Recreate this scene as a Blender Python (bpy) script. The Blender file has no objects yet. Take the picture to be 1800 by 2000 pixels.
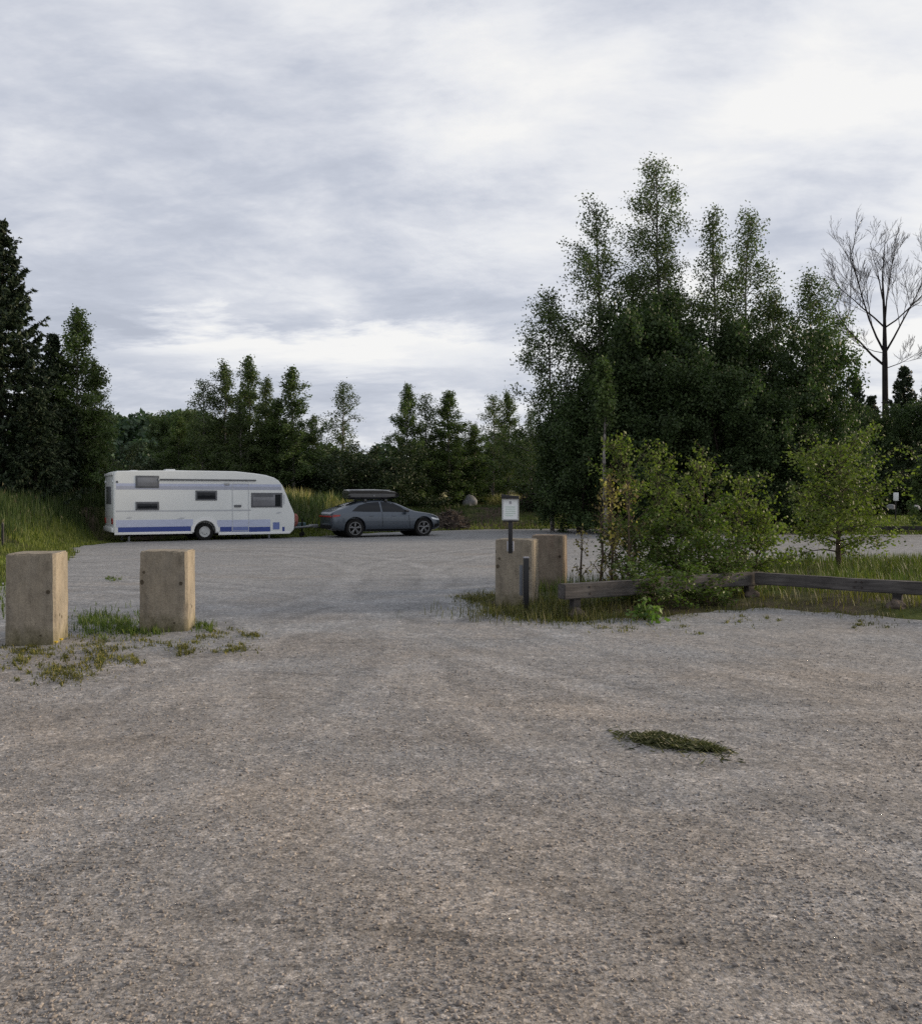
import bpy, bmesh, math, random
import numpy as np
from mathutils import Vector, Matrix
from mathutils.bvhtree import BVHTree
from mathutils.geometry import delaunay_2d_cdt

SC = bpy.context.scene
COL = SC.collection
F, CX, HY, CAMZ = 1750.0, 900.0, 970.0, 1.6
R = math.radians


def wx(px, d): return (px - CX) / F * d
def wz(py, d): return CAMZ + (HY - py) / F * d
def gp(px, py):
    d = CAMZ * F / (py - HY)
    return wx(px, d), d


# ------------------------------------------------------------------ linking
def tag(o, label=None, cat=None, group=None, kind=None):
    if label: o['label'] = label
    if cat: o['category'] = cat
    if group: o['group'] = group
    if kind: o['kind'] = kind
    return o


def empty(name, loc, rz=0.0, label=None, cat=None, group=None):
    o = bpy.data.objects.new(name, None)
    COL.objects.link(o)
    o.location = loc
    o.rotation_euler = (0, 0, rz)
    o.empty_display_size = 0.2
    return tag(o, label, cat, group)


def link(name, me, m=None, parent=None):
    o = bpy.data.objects.new(name, me)
    COL.objects.link(o)
    if m is not None and not me.materials: me.materials.append(m)
    if parent: o.parent = parent
    return o


def mesh_np(name, verts, faces, smooth=False):
    """verts Nx3, faces MxK (K = 3 or 4) or list of such arrays"""
    verts = np.asarray(verts, dtype=np.float32).reshape(-1, 3)
    fl = faces if isinstance(faces, (list, tuple)) else [faces]
    fl = [np.asarray(f, dtype=np.int32) for f in fl if len(f)]
    me = bpy.data.meshes.new(name)
    me.vertices.add(len(verts))
    me.vertices.foreach_set('co', verts.ravel())
    nl = sum(f.size for f in fl)
    nf = sum(len(f) for f in fl)
    me.loops.add(nl)
    me.polygons.add(nf)
    me.loops.foreach_set('vertex_index', np.concatenate([f.ravel() for f in fl]))
    st, off = [], 0
    for f in fl:
        k = f.shape[1]
        st.append(off + np.arange(len(f)) * k)
        off += f.size
    me.polygons.foreach_set('loop_start', np.concatenate(st).astype(np.int32))
    if smooth:
        me.polygons.foreach_set('use_smooth', np.ones(nf, dtype=bool))
    me.update(calc_edges=True)
    me.validate()
    return me


class MB:
    """collects shapes in one bmesh, links them as one object"""
    def __init__(s): s.bm = bmesh.new()

    def box(s, x0, y0, z0, x1, y1, z1, bev=0.0, seg=2):
        b = bmesh.new()
        bmesh.ops.create_cube(b, size=1)
        for v in b.verts:
            v.co = Vector((x0 + (v.co.x + .5) * (x1 - x0), y0 + (v.co.y + .5) * (y1 - y0), z0 + (v.co.z + .5) * (z1 - z0)))
        if bev > 0:
            bmesh.ops.bevel(b, geom=b.edges[:], offset=bev, segments=seg, affect='EDGES', profile=.6)
        s._add(b)
        return s

    def _add(s, b, M=None):
        me = bpy.data.meshes.new('t')
        if M is not None: b.transform(M)
        b.to_mesh(me)
        b.free()
        s.bm.from_mesh(me)
        bpy.data.meshes.remove(me)

    def cyl(s, p0, p1, r0, r1=None, n=14, cap=True):
        p0, p1 = Vector(p0), Vector(p1)
        r1 = r0 if r1 is None else r1
        b = bmesh.new()
        L = (p1 - p0).length
        bmesh.ops.create_cone(b, cap_ends=cap, segments=n, radius1=r0, radius2=r1, depth=L)
        q = Vector((0, 0, 1)).rotation_difference((p1 - p0).normalized())
        s._add(b, Matrix.Translation((p0 + p1) / 2) @ q.to_matrix().to_4x4())
        return s

    def ring(s, c, r_in, r_out, y0, y1, n=40, a0=0.0, a1=2 * math.pi):
        """annulus in the xz plane round c, from y0 to y1"""
        full = abs(a1 - a0 - 2 * math.pi) < 1e-4
        k = n if full else n + 1
        vs = []
        for i in range(k):
            a = a0 + (a1 - a0) * i / n
            ca, sa = math.cos(a), math.sin(a)
            vs.append([s.bm.verts.new((c[0] + rr * ca, yy, c[1] + rr * sa)) for rr, yy in ((r_in, y0), (r_out, y0), (r_out, y1), (r_in, y1))])
        for i in range(n):
            a, b = vs[i], vs[(i + 1) % k]
            for j in range(4):
                s.bm.faces.new((a[j], a[(j + 1) % 4], b[(j + 1) % 4], b[j]))
        if not full:
            s.bm.faces.new(vs[0]); s.bm.faces.new(vs[-1][::-1])
        return s

    def prism(s, prof, y0, y1, bev=0.0, seg=3):
        """profile of (x, z) points extruded from y0 to y1"""
        b = bmesh.new()
        v0 = [b.verts.new((x, y0, z)) for x, z in prof]
        v1 = [b.verts.new((x, y1, z)) for x, z in prof]
        f0 = b.faces.new(v0); f1 = b.faces.new(v1[::-1])
        n = len(prof)
        for i in range(n):
            b.faces.new((v0[(i + 1) % n], v0[i], v1[i], v1[(i + 1) % n]))
        bmesh.ops.recalc_face_normals(b, faces=b.faces[:])
        if bev > 0:
            bmesh.ops.bevel(b, geom=list(f0.edges) + list(f1.edges), offset=bev, segments=seg, affect='EDGES', profile=.5)
        s._add(b)
        return s

    def mesh(s, name, sharp=35):
        me = bpy.data.meshes.new(name)
        bmesh.ops.recalc_face_normals(s.bm, faces=s.bm.faces[:])
        s.bm.to_mesh(me)
        s.bm.free()
        if sharp:
            me.polygons.foreach_set('use_smooth', np.ones(len(me.polygons), dtype=bool))
            me.set_sharp_from_angle(angle=R(sharp))
        return me

    def build(s, name, m, parent=None, sharp=35):
        return link(name, s.mesh(name, sharp), m, parent)


# ------------------------------------------------------------------ materials
def new_mat(name):
    m = bpy.data.materials.new(name)
    m.use_nodes = True
    nt = m.node_tree
    nt.nodes.clear()
    return m, nt, nt.nodes, nt.links


def N(nt, t, **kw):
    n = nt.nodes.new(t)
    for k, v in kw.items():
        if k in n.inputs.keys() if isinstance(k, str) else False:
            n.inputs[k].default_value = v
        else:
            setattr(n, k, v)
    return n


def ramp(nt, fac, stops, interp='LINEAR'):
    r = nt.nodes.new('ShaderNodeValToRGB')
    r.color_ramp.interpolation = interp
    els = r.color_ramp.elements
    while len(els) < len(stops): els.new(.5)
    for e, (p, c) in zip(els, stops):
        e.position = p
        e.color = (c[0], c[1], c[2], 1) if not isinstance(c, (int, float)) else (c, c, c, 1)
    nt.links.new(fac, r.inputs[0])
    return r.outputs[0]


def mixc(nt, a, b, fac, mode='MIX'):
    m = nt.nodes.new('ShaderNodeMix')
    m.data_type = 'RGBA'
    m.blend_type = mode
    for s, v in ((6, a), (7, b), (0, fac)):
        if isinstance(v, bpy.types.NodeSocket): nt.links.new(v, m.inputs[s])
        elif s == 0: m.inputs[0].default_value = v
        else: m.inputs[s].default_value = (*v[:3], 1)
    return m.outputs[2]


def math_n(nt, op, a, b=None, c=None, clamp=False):
    m = nt.nodes.new('ShaderNodeMath')
    m.operation = op
    m.use_clamp = clamp
    for i, v in enumerate((a, b, c)):
        if v is None: continue
        if isinstance(v, bpy.types.NodeSocket): nt.links.new(v, m.inputs[i])
        else: m.inputs[i].default_value = v
    return m.outputs[0]


def noise(nt, vec, scale, detail=4, rough=.55, dist=0.0, out=0):
    n = nt.nodes.new('ShaderNodeTexNoise')
    n.inputs['Scale'].default_value = scale
    n.inputs['Detail'].default_value = detail
    n.inputs['Roughness'].default_value = rough
    n.inputs['Distortion'].default_value = dist
    if vec is not None: nt.links.new(vec, n.inputs['Vector'])
    return n.outputs[out]


def mapping(nt, vec, scale=(1, 1, 1), rot=(0, 0, 0), loc=(0, 0, 0)):
    m = nt.nodes.new('ShaderNodeMapping')
    m.inputs['Scale'].default_value = scale
    m.inputs['Rotation'].default_value = rot
    m.inputs['Location'].default_value = loc
    nt.links.new(vec, m.inputs['Vector'])
    return m.outputs[0]


def bump(nt, h, strength, dist, prev=None):
    b = nt.nodes.new('ShaderNodeBump')
    b.inputs['Strength'].default_value = strength
    b.inputs['Distance'].default_value = dist
    nt.links.new(h, b.inputs['Height'])
    if prev is not None: nt.links.new(prev, b.inputs['Normal'])
    return b.outputs[0]


def finish(nt, col, rough=.8, normal=None, spec=.3, metal=0.0, coat=0.0):
    p = nt.nodes.new('ShaderNodeBsdfPrincipled')
    o = nt.nodes.new('ShaderNodeOutputMaterial')
    if isinstance(col, bpy.types.NodeSocket): nt.links.new(col, p.inputs['Base Color'])
    else: p.inputs['Base Color'].default_value = (*col[:3], 1)
    if isinstance(rough, bpy.types.NodeSocket): nt.links.new(rough, p.inputs['Roughness'])
    else: p.inputs['Roughness'].default_value = rough
    p.inputs['Specular IOR Level'].default_value = spec
    p.inputs['Metallic'].default_value = metal
    p.inputs['Coat Weight'].default_value = coat
    p.inputs['Coat Roughness'].default_value = .06
    if normal is not None: nt.links.new(normal, p.inputs['Normal'])
    nt.links.new(p.outputs[0], o.inputs[0])
    return p


def plain(name, col, rough=.5, spec=.4, metal=0.0, coat=0.0, var=.15, scale=6.0, bmp=0.0, bscale=40.0):
    m, nt, nd, lk = new_mat(name)
    tc = nd.new('ShaderNodeTexCoord').outputs['Object']
    f = noise(nt, tc, scale, 5, .6)
    lo = [c * (1 - var) for c in col]
    hi = [min(1, c * (1 + var)) for c in col]
    c = ramp(nt, f, [(.3, lo), (.7, hi)])
    rr = ramp(nt, noise(nt, tc, scale * 2.3, 3), [(.3, max(0, rough - .06)), (.7, min(1, rough + .08))])
    nrm = bump(nt, noise(nt, tc, bscale, 4, .6), bmp, .01) if bmp else None
    finish(nt, c, rr, nrm, spec, metal, coat)
    return m


def leaf_mat(name, dark, mid, light, trans=.3, patch=.5, rough=.55):
    m, nt, nd, lk = new_mat(name)
    g = nd.new('ShaderNodeNewGeometry')
    tc = nd.new('ShaderNodeTexCoord').outputs['Object']
    c = ramp(nt, g.outputs['Random Per Island'], [(0.0, dark), (.5, mid), (1.0, light)])
    n = ramp(nt, noise(nt, tc, patch, 2), [(.35, .72), (.65, 1.2)])
    c = mixc(nt, c, n, 1.0, 'MULTIPLY')
    p = nd.new('ShaderNodeBsdfPrincipled')
    p.inputs['Roughness'].default_value = rough
    p.inputs['Specular IOR Level'].default_value = .25
    t = nd.new('ShaderNodeBsdfTranslucent')
    tcol = mixc(nt, c, (.9, 1.15, .45), 1.0, 'MULTIPLY')
    lk.new(c, p.inputs['Base Color'])
    lk.new(tcol, t.inputs['Color'])
    mx = nd.new('ShaderNodeMixShader')
    mx.inputs[0].default_value = trans
    lk.new(p.outputs[0], mx.inputs[1])
    lk.new(t.outputs[0], mx.inputs[2])
    o = nd.new('ShaderNodeOutputMaterial')
    lk.new(mx.outputs[0], o.inputs[0])
    return m


def bark_mat(name, c1, c2, sz=(9, 9, 2.5)):
    m, nt, nd, lk = new_mat(name)
    tc = nd.new('ShaderNodeTexCoord').outputs['Object']
    v = mapping(nt, tc, sz)
    f = noise(nt, v, 1.0, 6, .65)
    c = ramp(nt, f, [(.40, c1), (.62, c2)])
    finish(nt, c, .9, bump(nt, f, .6, .02), .1)
    return m


M = {}
M['birch_leaf'] = leaf_mat('birch_leaves', (.040, .060, .022), (.070, .098, .037), (.115, .145, .060), .36, .6)
M['young_leaf'] = leaf_mat('young_birch_leaves', (.044, .070, .024), (.075, .110, .037), (.110, .150, .055), .34, .6)
M['dark_leaf'] = leaf_mat('alder_leaves', (.026, .046, .017), (.046, .074, .027), (.074, .106, .040), .28, .5)
M['mid_leaf'] = leaf_mat('mid_green_leaves', (.040, .064, .022), (.064, .096, .033), (.096, .132, .048), .28, .5)
M['willow_leaf'] = leaf_mat('willow_leaves', (.018, .030, .012), (.028, .045, .017), (.046, .066, .025), .18, .6)
M['spruce_leaf'] = leaf_mat('spruce_needles', (.013, .024, .011), (.024, .040, .017), (.042, .060, .026), .06, .7)
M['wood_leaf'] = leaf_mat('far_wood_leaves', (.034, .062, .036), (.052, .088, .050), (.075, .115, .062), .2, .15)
M['sap_leaf'] = leaf_mat('sapling_leaves', (.066, .094, .021), (.114, .147, .034), (.188, .212, .058), .42, 2.0)
M['sap_leaf_deep'] = leaf_mat('sapling_leaves_deep', (.042, .070, .015), (.074, .112, .024), (.115, .155, .036), .35, 2.0)
M['dry_leaf'] = leaf_mat('dry_leaves', (.11, .080, .050), (.21, .165, .075), (.46, .40, .11), .35, 3.0)
M['grass'] = leaf_mat('verge_grass', (.045, .070, .014), (.085, .115, .024), (.150, .160, .045), .3, .5)
M['lawn'] = leaf_mat('lawn_grass', (.075, .105, .018), (.125, .155, .030), (.19, .205, .048), .3, .4)
M['tall'] = leaf_mat('tall_grass', (.033, .056, .016), (.060, .090, .027), (.105, .125, .047), .3, .3)
M['weed'] = leaf_mat('weed_leaves', (.060, .066, .020), (.125, .122, .032), (.230, .195, .055), .3, 2.0)
M['roughweed'] = leaf_mat('rough_weed', (.045, .050, .018), (.085, .090, .026), (.18, .155, .055), .3, 2.5)
M['weedgreen'] = leaf_mat('green_weed', (.045, .075, .014), (.085, .125, .024), (.15, .18, .045), .3, 2.0)
M['bright_weed'] = leaf_mat('bright_weed', (.05, .095, .022), (.09, .15, .035), (.16, .22, .06), .35, 4.0)
M['cutgrass'] = leaf_mat('cut_grass', (.028, .034, .012), (.070, .078, .026), (.165, .155, .075), .15, 6.0)
M['straw'] = leaf_mat('straw', (.15, .15, .05), (.27, .25, .09), (.42, .37, .17), .25, 1.0)
M['seedhead'] = leaf_mat('seed_head', (.07, .06, .03), (.12, .105, .055), (.18, .16, .09), .2, 1.0)
M['yellow'] = plain('dandelion', (.60, .42, .03), .7)
M['birch_bark'] = bark_mat('birch_bark', (.05, .045, .04), (.30, .28, .26), (6, 6, 4))
M['bark'] = bark_mat('dark_bark', (.018, .014, .012), (.05, .042, .035))
M['deadbark'] = bark_mat('dead_bark', (.012, .010, .011), (.030, .026, .026))
M['sap_bark'] = bark_mat('sapling_bark', (.05, .038, .028), (.12, .095, .07))
M['twig'] = bark_mat('brush_twigs', (.020, .016, .014), (.060, .046, .040), (3, 3, 3))
M['stump'] = bark_mat('stump_wood', (.035, .028, .024), (.17, .145, .12), (6, 6, 6))


# ------------------------------------------------------------------ terrain
OUT = [(-45, -12), (-45, 10), (-16, 12.6), (-8.15, 15.3), (-8.6, 17.5), (-8.9, 20), (-10.4, 24), (-11.9, 27.4), (-12.2, 29.2),
       (-12.1, 30.6), (-11.5, 31.6), (-9, 33.3), (-6.3, 35.0), (-5.2, 36.6), (-3.5, 39.4), (-1, 41.9), (1.25, 43.6), (6.3, 44.2), (10, 41.5), (15.8, 38), (19.2, 37.2), (45, 36), (45, -12)]
ISL = [(45, 24), (13, 22.8), (7, 21.6), (4.2, 19.0), (2.9, 16.6), (1.9, 15.7), (.5, 14.6), (.05, 13.9), (.40, 12.9), (.75, 12.1), (1.30, 11.35), (2.3, 11.75),
       (3.4, 12.4), (4.4, 12.9), (5.1, 12.2), (5.9, 11.55), (6.4, 11.35), (8, 10.2), (12, 8.0), (45, 3)]


def seg_dist(P, poly):
    P = np.asarray(P, float)
    best = np.full(len(P), 1e9)
    A = np.asarray(poly, float)
    B = np.roll(A, -1, axis=0)
    for a, b in zip(A, B):
        ab = b - a
        t = np.clip(((P - a) @ ab) / (ab @ ab), 0, 1)
        d = np.hypot(*(P - a - t[:, None] * ab).T)
        best = np.minimum(best, d)
    return best


def inside(P, poly):
    P = np.asarray(P, float)
    x, y = P[:, 0], P[:, 1]
    r = np.zeros(len(P), bool)
    n = len(poly)
    for i in range(n):
        (x0, y0), (x1, y1) = poly[i], poly[(i + 1) % n]
        if y0 == y1: continue
        c = ((y0 > y) != (y1 > y)) & (x < (x1 - x0) * (y - y0) / (y1 - y0) + x0)
        r ^= c
    return r


def sst(a, b, v):
    t = np.clip((v - a) / (b - a), 0, 1)
    return t * t * (3 - 2 * t)


def wob(x, y):
    return (np.sin(x * .9 + 1.3 * np.sin(y * .45)) * np.sin(y * .8 + .7) * .5 + np.sin(x * 2.3 + y * 1.1) * .25 + np.sin(y * 2.9 - x * 1.7 + 1.0) * .2)


def und(x, y):
    k = np.clip(1 - np.abs(y) / 80, 0, 1)
    return (wob(x, y) * .014 + .006 * np.sin(5.1 * x + 2.2 * np.sin(1.3 * y)) * np.sin(4.3 * y + x)) * k


def car_clear(P, lo, hi):
    """0 under the parked caravan, 1 clear of it"""
    c, sn = math.cos(R(28.5)), math.sin(R(28.5))
    dx, dy = P[:, 0] + 12.58, P[:, 1] - 32.06
    u, v = dx * c + dy * sn, -dx * sn + dy * c
    q = np.hypot(np.maximum(np.abs(u - 3.3) - 3.4, 0), np.maximum(np.abs(v) - 1.2, 0))
    return sst(lo, hi, q)


def H(P):
    P = np.asarray(P, float)
    x, y = P[:, 0], P[:, 1]
    s = np.where(inside(P, OUT), 0, seg_dist(P, OUT))
    front = y > 5
    amp = .95 - .75 * sst(8, 13, x)
    amp = np.where(x < -6, .38 + .85 * sst(25, 30.5, y), amp)
    rise = amp * sst(.2, np.where((x < -8) & (y > 26), 2.6, 4.8), s) * front * car_clear(P, .1, 1.3)
    far = .016 * np.clip(y - 52, 0, 400) * (y > 0)
    lump = .18 * wob(x * .7 + 3, y * .6) * sst(.5, 3, s)
    isl = inside(P, ISL)
    di = seg_dist(P, ISL)
    mound = np.where(isl, .10 * sst(.1, .9, di), 0)
    return und(x, y) + rise + far + lump + mound


def h1(x, y): return float(H([(x, y)])[0])


def ax(lo, hi, fine_lo, fine_hi, step, grow):
    v = list(np.arange(fine_lo, fine_hi + 1e-6, step))
    s, p = step, fine_hi
    while p < hi: s *= grow; p += s; v.append(min(p, hi))
    s, p = step, fine_lo
    while p > lo: s *= grow; p -= s; v.insert(0, max(p, lo))
    return np.array(v)


gx, gy = ax(-700, 700, -26, 26, .45, 1.14), ax(-80, 1200, -4, 58, .45, 1.14)
GX, GY = np.meshgrid(gx, gy)
PP = np.stack([GX.ravel(), GY.ravel()], 1)
zz = H(PP)
ins = inside(PP, OUT) & ~inside(PP, ISL)
zz = zz - np.where(ins, .05, .0)
nx, ny = len(gx), len(gy)
ii = np.arange(nx * ny).reshape(ny, nx)
quads = np.stack([ii[:-1, :-1], ii[:-1, 1:], ii[1:, 1:], ii[1:, :-1]], -1).reshape(-1, 4)
me = mesh_np('ground', np.column_stack([PP, zz]), quads, True)


def ground_mat():
    m, nt, nd, lk = new_mat('grassy_ground')
    tc = nd.new('ShaderNodeTexCoord').outputs['Object']
    a = noise(nt, tc, .35, 6, .6)
    b = noise(nt, tc, 3.5, 6, .7)
    grass = ramp(nt, b, [(.3, (.030, .042, .012)), (.55, (.062, .078, .020)), (.75, (.11, .115, .04))])
    earth = ramp(nt, b, [(.3, (.035, .027, .021)), (.7, (.095, .075, .056))])
    f = ramp(nt, a, [(.42, 0.0), (.58, 1.0)])
    c = mixc(nt, grass, earth, f)
    nrm = bump(nt, b, .9, .08)
    finish(nt, c, .95, nrm, .1)
    return m


tag(link('ground', me, ground_mat()), 'uneven grassy ground rising beyond the gravel yard', kind='structure')


# ------------------------------------------------------------------ gravel yard
def ragged(poly, step, amp, rng, keep):
    out = []
    n = len(poly)
    for i in range(n):
        a, b = np.array(poly[i], float), np.array(poly[(i + 1) % n], float)
        L = np.hypot(*(b - a))
        k = max(1, int(L / step))
        nrm = np.array([-(b - a)[1], (b - a)[0]]) / L
        for j in range(k):
            p = a + (b - a) * j / k
            if abs(p[0]) < keep: p = p + nrm * rng.normal(0, amp) + rng.normal(0, amp * .4, 2)
            out.append((p[0], p[1]))
    return out


rng = np.random.default_rng(5)
YARD = OUT[:21] + ISL + [(45, -12)]
edge = ragged(YARD, .24, .085, rng, 30)
ne = len(edge)
pts, yv = [], -11.0
while yv < 44:
    st = max(.16, abs(yv) * .022) if yv > 0 else .6
    xs = np.arange(-44, 44, st * (1.0 if yv < 30 else 1.3))
    xs = xs[np.abs(xs) < max(6, yv * .62 + 3)] if yv > 0 else xs[::3]
    for k in xs: pts.append((k + rng.uniform(-.3, .3) * st, yv + rng.uniform(-.3, .3) * st))
    yv += st
pts = np.array(pts)
ok = inside(pts, edge) & (seg_dist(pts, YARD) > .22)
pts = pts[ok]
allp = [Vector(p) for p in edge] + [Vector(p) for p in pts]
cd = delaunay_2d_cdt(allp, [(i, (i + 1) % ne) for i in range(ne)], [], 1, 1e-5)
V2 = np.array([(v.x, v.y) for v in cd[0]])
tris = np.array([f for f in cd[2] if len(f) == 3])
cen = V2[tris].mean(1)
tris = tris[inside(cen, edge)]
zV = und(V2[:, 0], V2[:, 1]) + .012
me = mesh_np('gravel_yard', np.column_stack([V2, zV]), tris, True)


def gravel_mat(name='gravel', stone=False):
    m, nt, nd, lk = new_mat(name)
    tc = nd.new('ShaderNodeTexCoord').outputs['Object']
    sep = nd.new('ShaderNodeSeparateXYZ')
    lk.new(tc, sep.inputs[0])
    big = noise(nt, tc, .42, 5, .6, .4)
    gradient = math_n(nt, 'MULTIPLY_ADD', sep.outputs[1], -.075, 1.02)
    zone = math_n(nt, 'ADD', gradient, math_n(nt, 'MULTIPLY_ADD', big, 2.4, -1.2), clamp=True)
    base = mixc(nt, (.204, .204, .206), (.228, .201, .176), zone)
    warm = ramp(nt, noise(nt, mapping(nt, tc, (.5, 1.3, 1), (0, 0, .3), (7, 3, 0)), .55, 4, .6), [(.56, 0.0), (.75, .38)])
    base = mixc(nt, base, (.215, .175, .135), warm)
    trk = noise(nt, mapping(nt, tc, (.28, 1.5, 1), (0, 0, .28)), 1.0, 5, .6, .8)
    base = mixc(nt, base, ramp(nt, trk, [(.30, .86), (.50, 1.0), (.72, 1.08)]), 1.0, 'MULTIPLY')
    # wheel lanes swept through the gap: compacted paler bands with loose stones thrown to their sides
    wn = nd.new('ShaderNodeTexNoise'); wn.inputs['Scale'].default_value = .5; wn.inputs['Detail'].default_value = 3
    lk.new(tc, wn.inputs['Vector'])
    wv = nd.new('ShaderNodeVectorMath'); wv.operation = 'MULTIPLY_ADD'
    lk.new(wn.outputs['Color'], wv.inputs[0]); wv.inputs[1].default_value = (.5, .5, 0); lk.new(tc, wv.inputs[2])
    lane = None
    for cx_, cy_, r_ in ((7.2, 9.8, 7.5), (7.2, 9.8, 9.1), (-9.2, 9.0, 7.3), (-9.2, 9.0, 8.9), (-14, 17, 12.2), (-14, 17, 13.8), (16, 18, 16.4), (16, 18, 18.0), (2, -7, 12.3), (2, -7, 13.9)):
        ds = nd.new('ShaderNodeVectorMath'); ds.operation = 'DISTANCE'
        fl = nd.new('ShaderNodeVectorMath'); fl.operation = 'MULTIPLY'
        lk.new(wv.outputs[0], fl.inputs[0]); fl.inputs[1].default_value = (1, 1, 0)
        lk.new(fl.outputs[0], ds.inputs[0]); ds.inputs[1].default_value = (cx_, cy_, 0)
        q = math_n(nt, 'ABSOLUTE', math_n(nt, 'SUBTRACT', ds.outputs['Value'], r_))
        lane = q if lane is None else math_n(nt, 'MINIMUM', lane, q)
    worn = ramp(nt, noise(nt, tc, .8, 4, .6), [(.36, .15), (.62, 1.0)])
    lc = ramp(nt, math_n(nt, 'MULTIPLY', lane, 1.6), [(0, 1.17), (.22, 1.11), (.42, .80), (.75, 1.0)])
    base = mixc(nt, base, lc, math_n(nt, 'MULTIPLY', worn, .9), 'MULTIPLY')
    streak = noise(nt, mapping(nt, tc, (.35, 2.4, 1), (0, 0, -.12), (2, 5, 0)), 1.0, 6, .7, 1.2)
    base = mixc(nt, base, ramp(nt, streak, [(.57, 1.0), (.68, .74)]), 1.0, 'MULTIPLY')
    if stone:
        g = nd.new('ShaderNodeNewGeometry').outputs['Random Per Island']
        c = mixc(nt, base, ramp(nt, g, [(0, (.55, .54, .55)), (.3, (.92, .89, .88)), (.85, (1.22, 1.19, 1.18)), (1, (1.5, 1.48, 1.46))]), 1.0, 'MULTIPLY')
        finish(nt, c, .8, bump(nt, noise(nt, tc, 300, 3), .3, .002), .3)
        return m
    col, bp = base, None
    for sc, lo, hi, bs, bd in ((125, .68, 1.28, .30, .004), (60, .83, 1.17, .22, .006), (24, .92, 1.08, .12, .010)):
        v = nd.new('ShaderNodeTexVoronoi')
        v.inputs['Scale'].default_value = sc
        lk.new(tc, v.inputs['Vector'])
        s3 = nd.new('ShaderNodeSeparateColor')
        lk.new(v.outputs['Color'], s3.inputs[0])
        col = mixc(nt, col, ramp(nt, s3.outputs[0], [(0, lo * .8), (.12, lo * 1.1), (.5, 1.0), (.9, hi), (1, hi * 1.3)]), 1.0, 'MULTIPLY')
        bp = bump(nt, math_n(nt, 'SUBTRACT', 1.0, v.outputs['Distance']), bs, bd, bp)
    for sc, lo, hi in ((34, .86, 1.15), (9, .90, 1.10), (2.7, .90, 1.08), (.9, .88, 1.10)):
        col = mixc(nt, col, ramp(nt, noise(nt, tc, sc, 5, .7), [(.3, lo), (.7, hi)]), 1.0, 'MULTIPLY')
    bp = bump(nt, noise(nt, tc, 7, 5, .6), .45, .05, bp)
    finish(nt, col, .92, bp, .12)
    return m


tag(link('gravel_yard', me, gravel_mat()), 'grey brown gravel parking yard', kind='structure')

# loose stones lying on the gravel
rng = np.random.default_rng(11)
n = 46000
d = 2.3 * (10 / 2.3) ** rng.random(n)
xx = (rng.random(n) * 2 - 1) * (d * .56 + .2)
P = np.column_stack([xx, d])
P = P[inside(P, YARD)]
patch = wob(P[:, 0] * 1.9, P[:, 1] * 2.3) + .5 * wob(P[:, 0] * 5, P[:, 1] * 4)
P = P[patch + rng.normal(0, .6, len(P)) > -.25]
n = len(P)
ico = bmesh.new()
bmesh.ops.create_icosphere(ico, subdivisions=1, radius=1)
iv = np.array([v.co[:] for v in ico.verts]); itri = np.array([[v.index for v in f.verts] for f in ico.faces]); ico.free()
iv = iv[:12]
s = np.minimum(rng.gamma(2.2, .0011, n) + .0022, .011)
V = iv[None] * (1 + rng.normal(0, .30, (n, 12, 1)))
ang = rng.random(n) * 6.283
ca, sa = np.cos(ang)[:, None], np.sin(ang)[:, None]
V = V * np.stack([np.ones(n) * 1.2, rng.uniform(.7, 1, n), rng.uniform(.45, .8, n)], 1)[:, None] * s[:, None, None]
V = np.stack([V[..., 0] * ca - V[..., 1] * sa, V[..., 0] * sa + V[..., 1] * ca, V[..., 2]], -1)
V += np.column_stack([P, und(P[:, 0], P[:, 1]) + .012 + s * .25])[:, None]
FA = (itri[None] + (np.arange(n) * 12)[:, None, None]).reshape(-1, 3)
me = mesh_np('loose_stones', V.reshape(-1, 3), FA)
tag(link('loose_stones', me, gravel_mat('loose_stone', True)), 'loose small stones scattered over the gravel yard', kind='stuff')


# ------------------------------------------------------------------ foliage helpers
def unit(v): return v / np.maximum(np.linalg.norm(v, axis=-1, keepdims=True), 1e-9)


def leaves(P, L, W, rng, axis=None, k=0.0, g=0.0, name='crown', fold=.12):
    n = len(P)
    a = rng.normal(size=(n, 3))
    a = unit(a)
    if axis is not None: a = a + axis * k
    a[:, 2] -= g
    a = unit(a)
    b = unit(np.cross(a, rng.normal(size=(n, 3))))
    c = np.cross(a, b)
    l = (L * rng.uniform(.65, 1.3, n))[:, None] * .5
    w = (W * rng.uniform(.65, 1.3, n))[:, None] * .5
    V = np.stack([P - a * l, P + b * w + c * l * fold, P + a * l, P - b * w + c * l * fold], 1).reshape(-1, 3)
    return mesh_np(name, V, np.arange(4 * n).reshape(n, 4))


class Tubes:
    def __init__(s): s.V, s.Fq, s.n = [], [], 0

    def add(s, pts, rad, k=5):
        pts = np.asarray(pts, float); m = len(pts)
        t = np.gradient(pts, axis=0); t = unit(t)
        ref = np.array([0.31, .95, .11])
        if abs(t[0] @ ref) > .95: ref = np.array([1., 0, 0])
        b = unit(np.cross(t, ref)); c = np.cross(t, b)
        an = np.arange(k) * 2 * np.pi / k
        ring = (b[:, None] * np.cos(an)[None, :, None] + c[:, None] * np.sin(an)[None, :, None]) * np.asarray(rad, float)[:, None, None] + pts[:, None]
        i = np.arange(m * k).reshape(m, k) + s.n
        j = np.roll(i, -1, axis=1)
        s.Fq.append(np.stack([i[:-1], j[:-1], j[1:], i[1:]], -1).reshape(-1, 4))
        s.V.append(ring.reshape(-1, 3)); s.n += m * k

    def mesh(s, name): return mesh_np(name, np.concatenate(s.V), np.concatenate(s.Fq), True)


def poly_at(pts, t):
    pts = np.asarray(pts); u = t * (len(pts) - 1); i = min(int(u), len(pts) - 2); f = u - i
    return pts[i] * (1 - f) + pts[i + 1] * f


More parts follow.
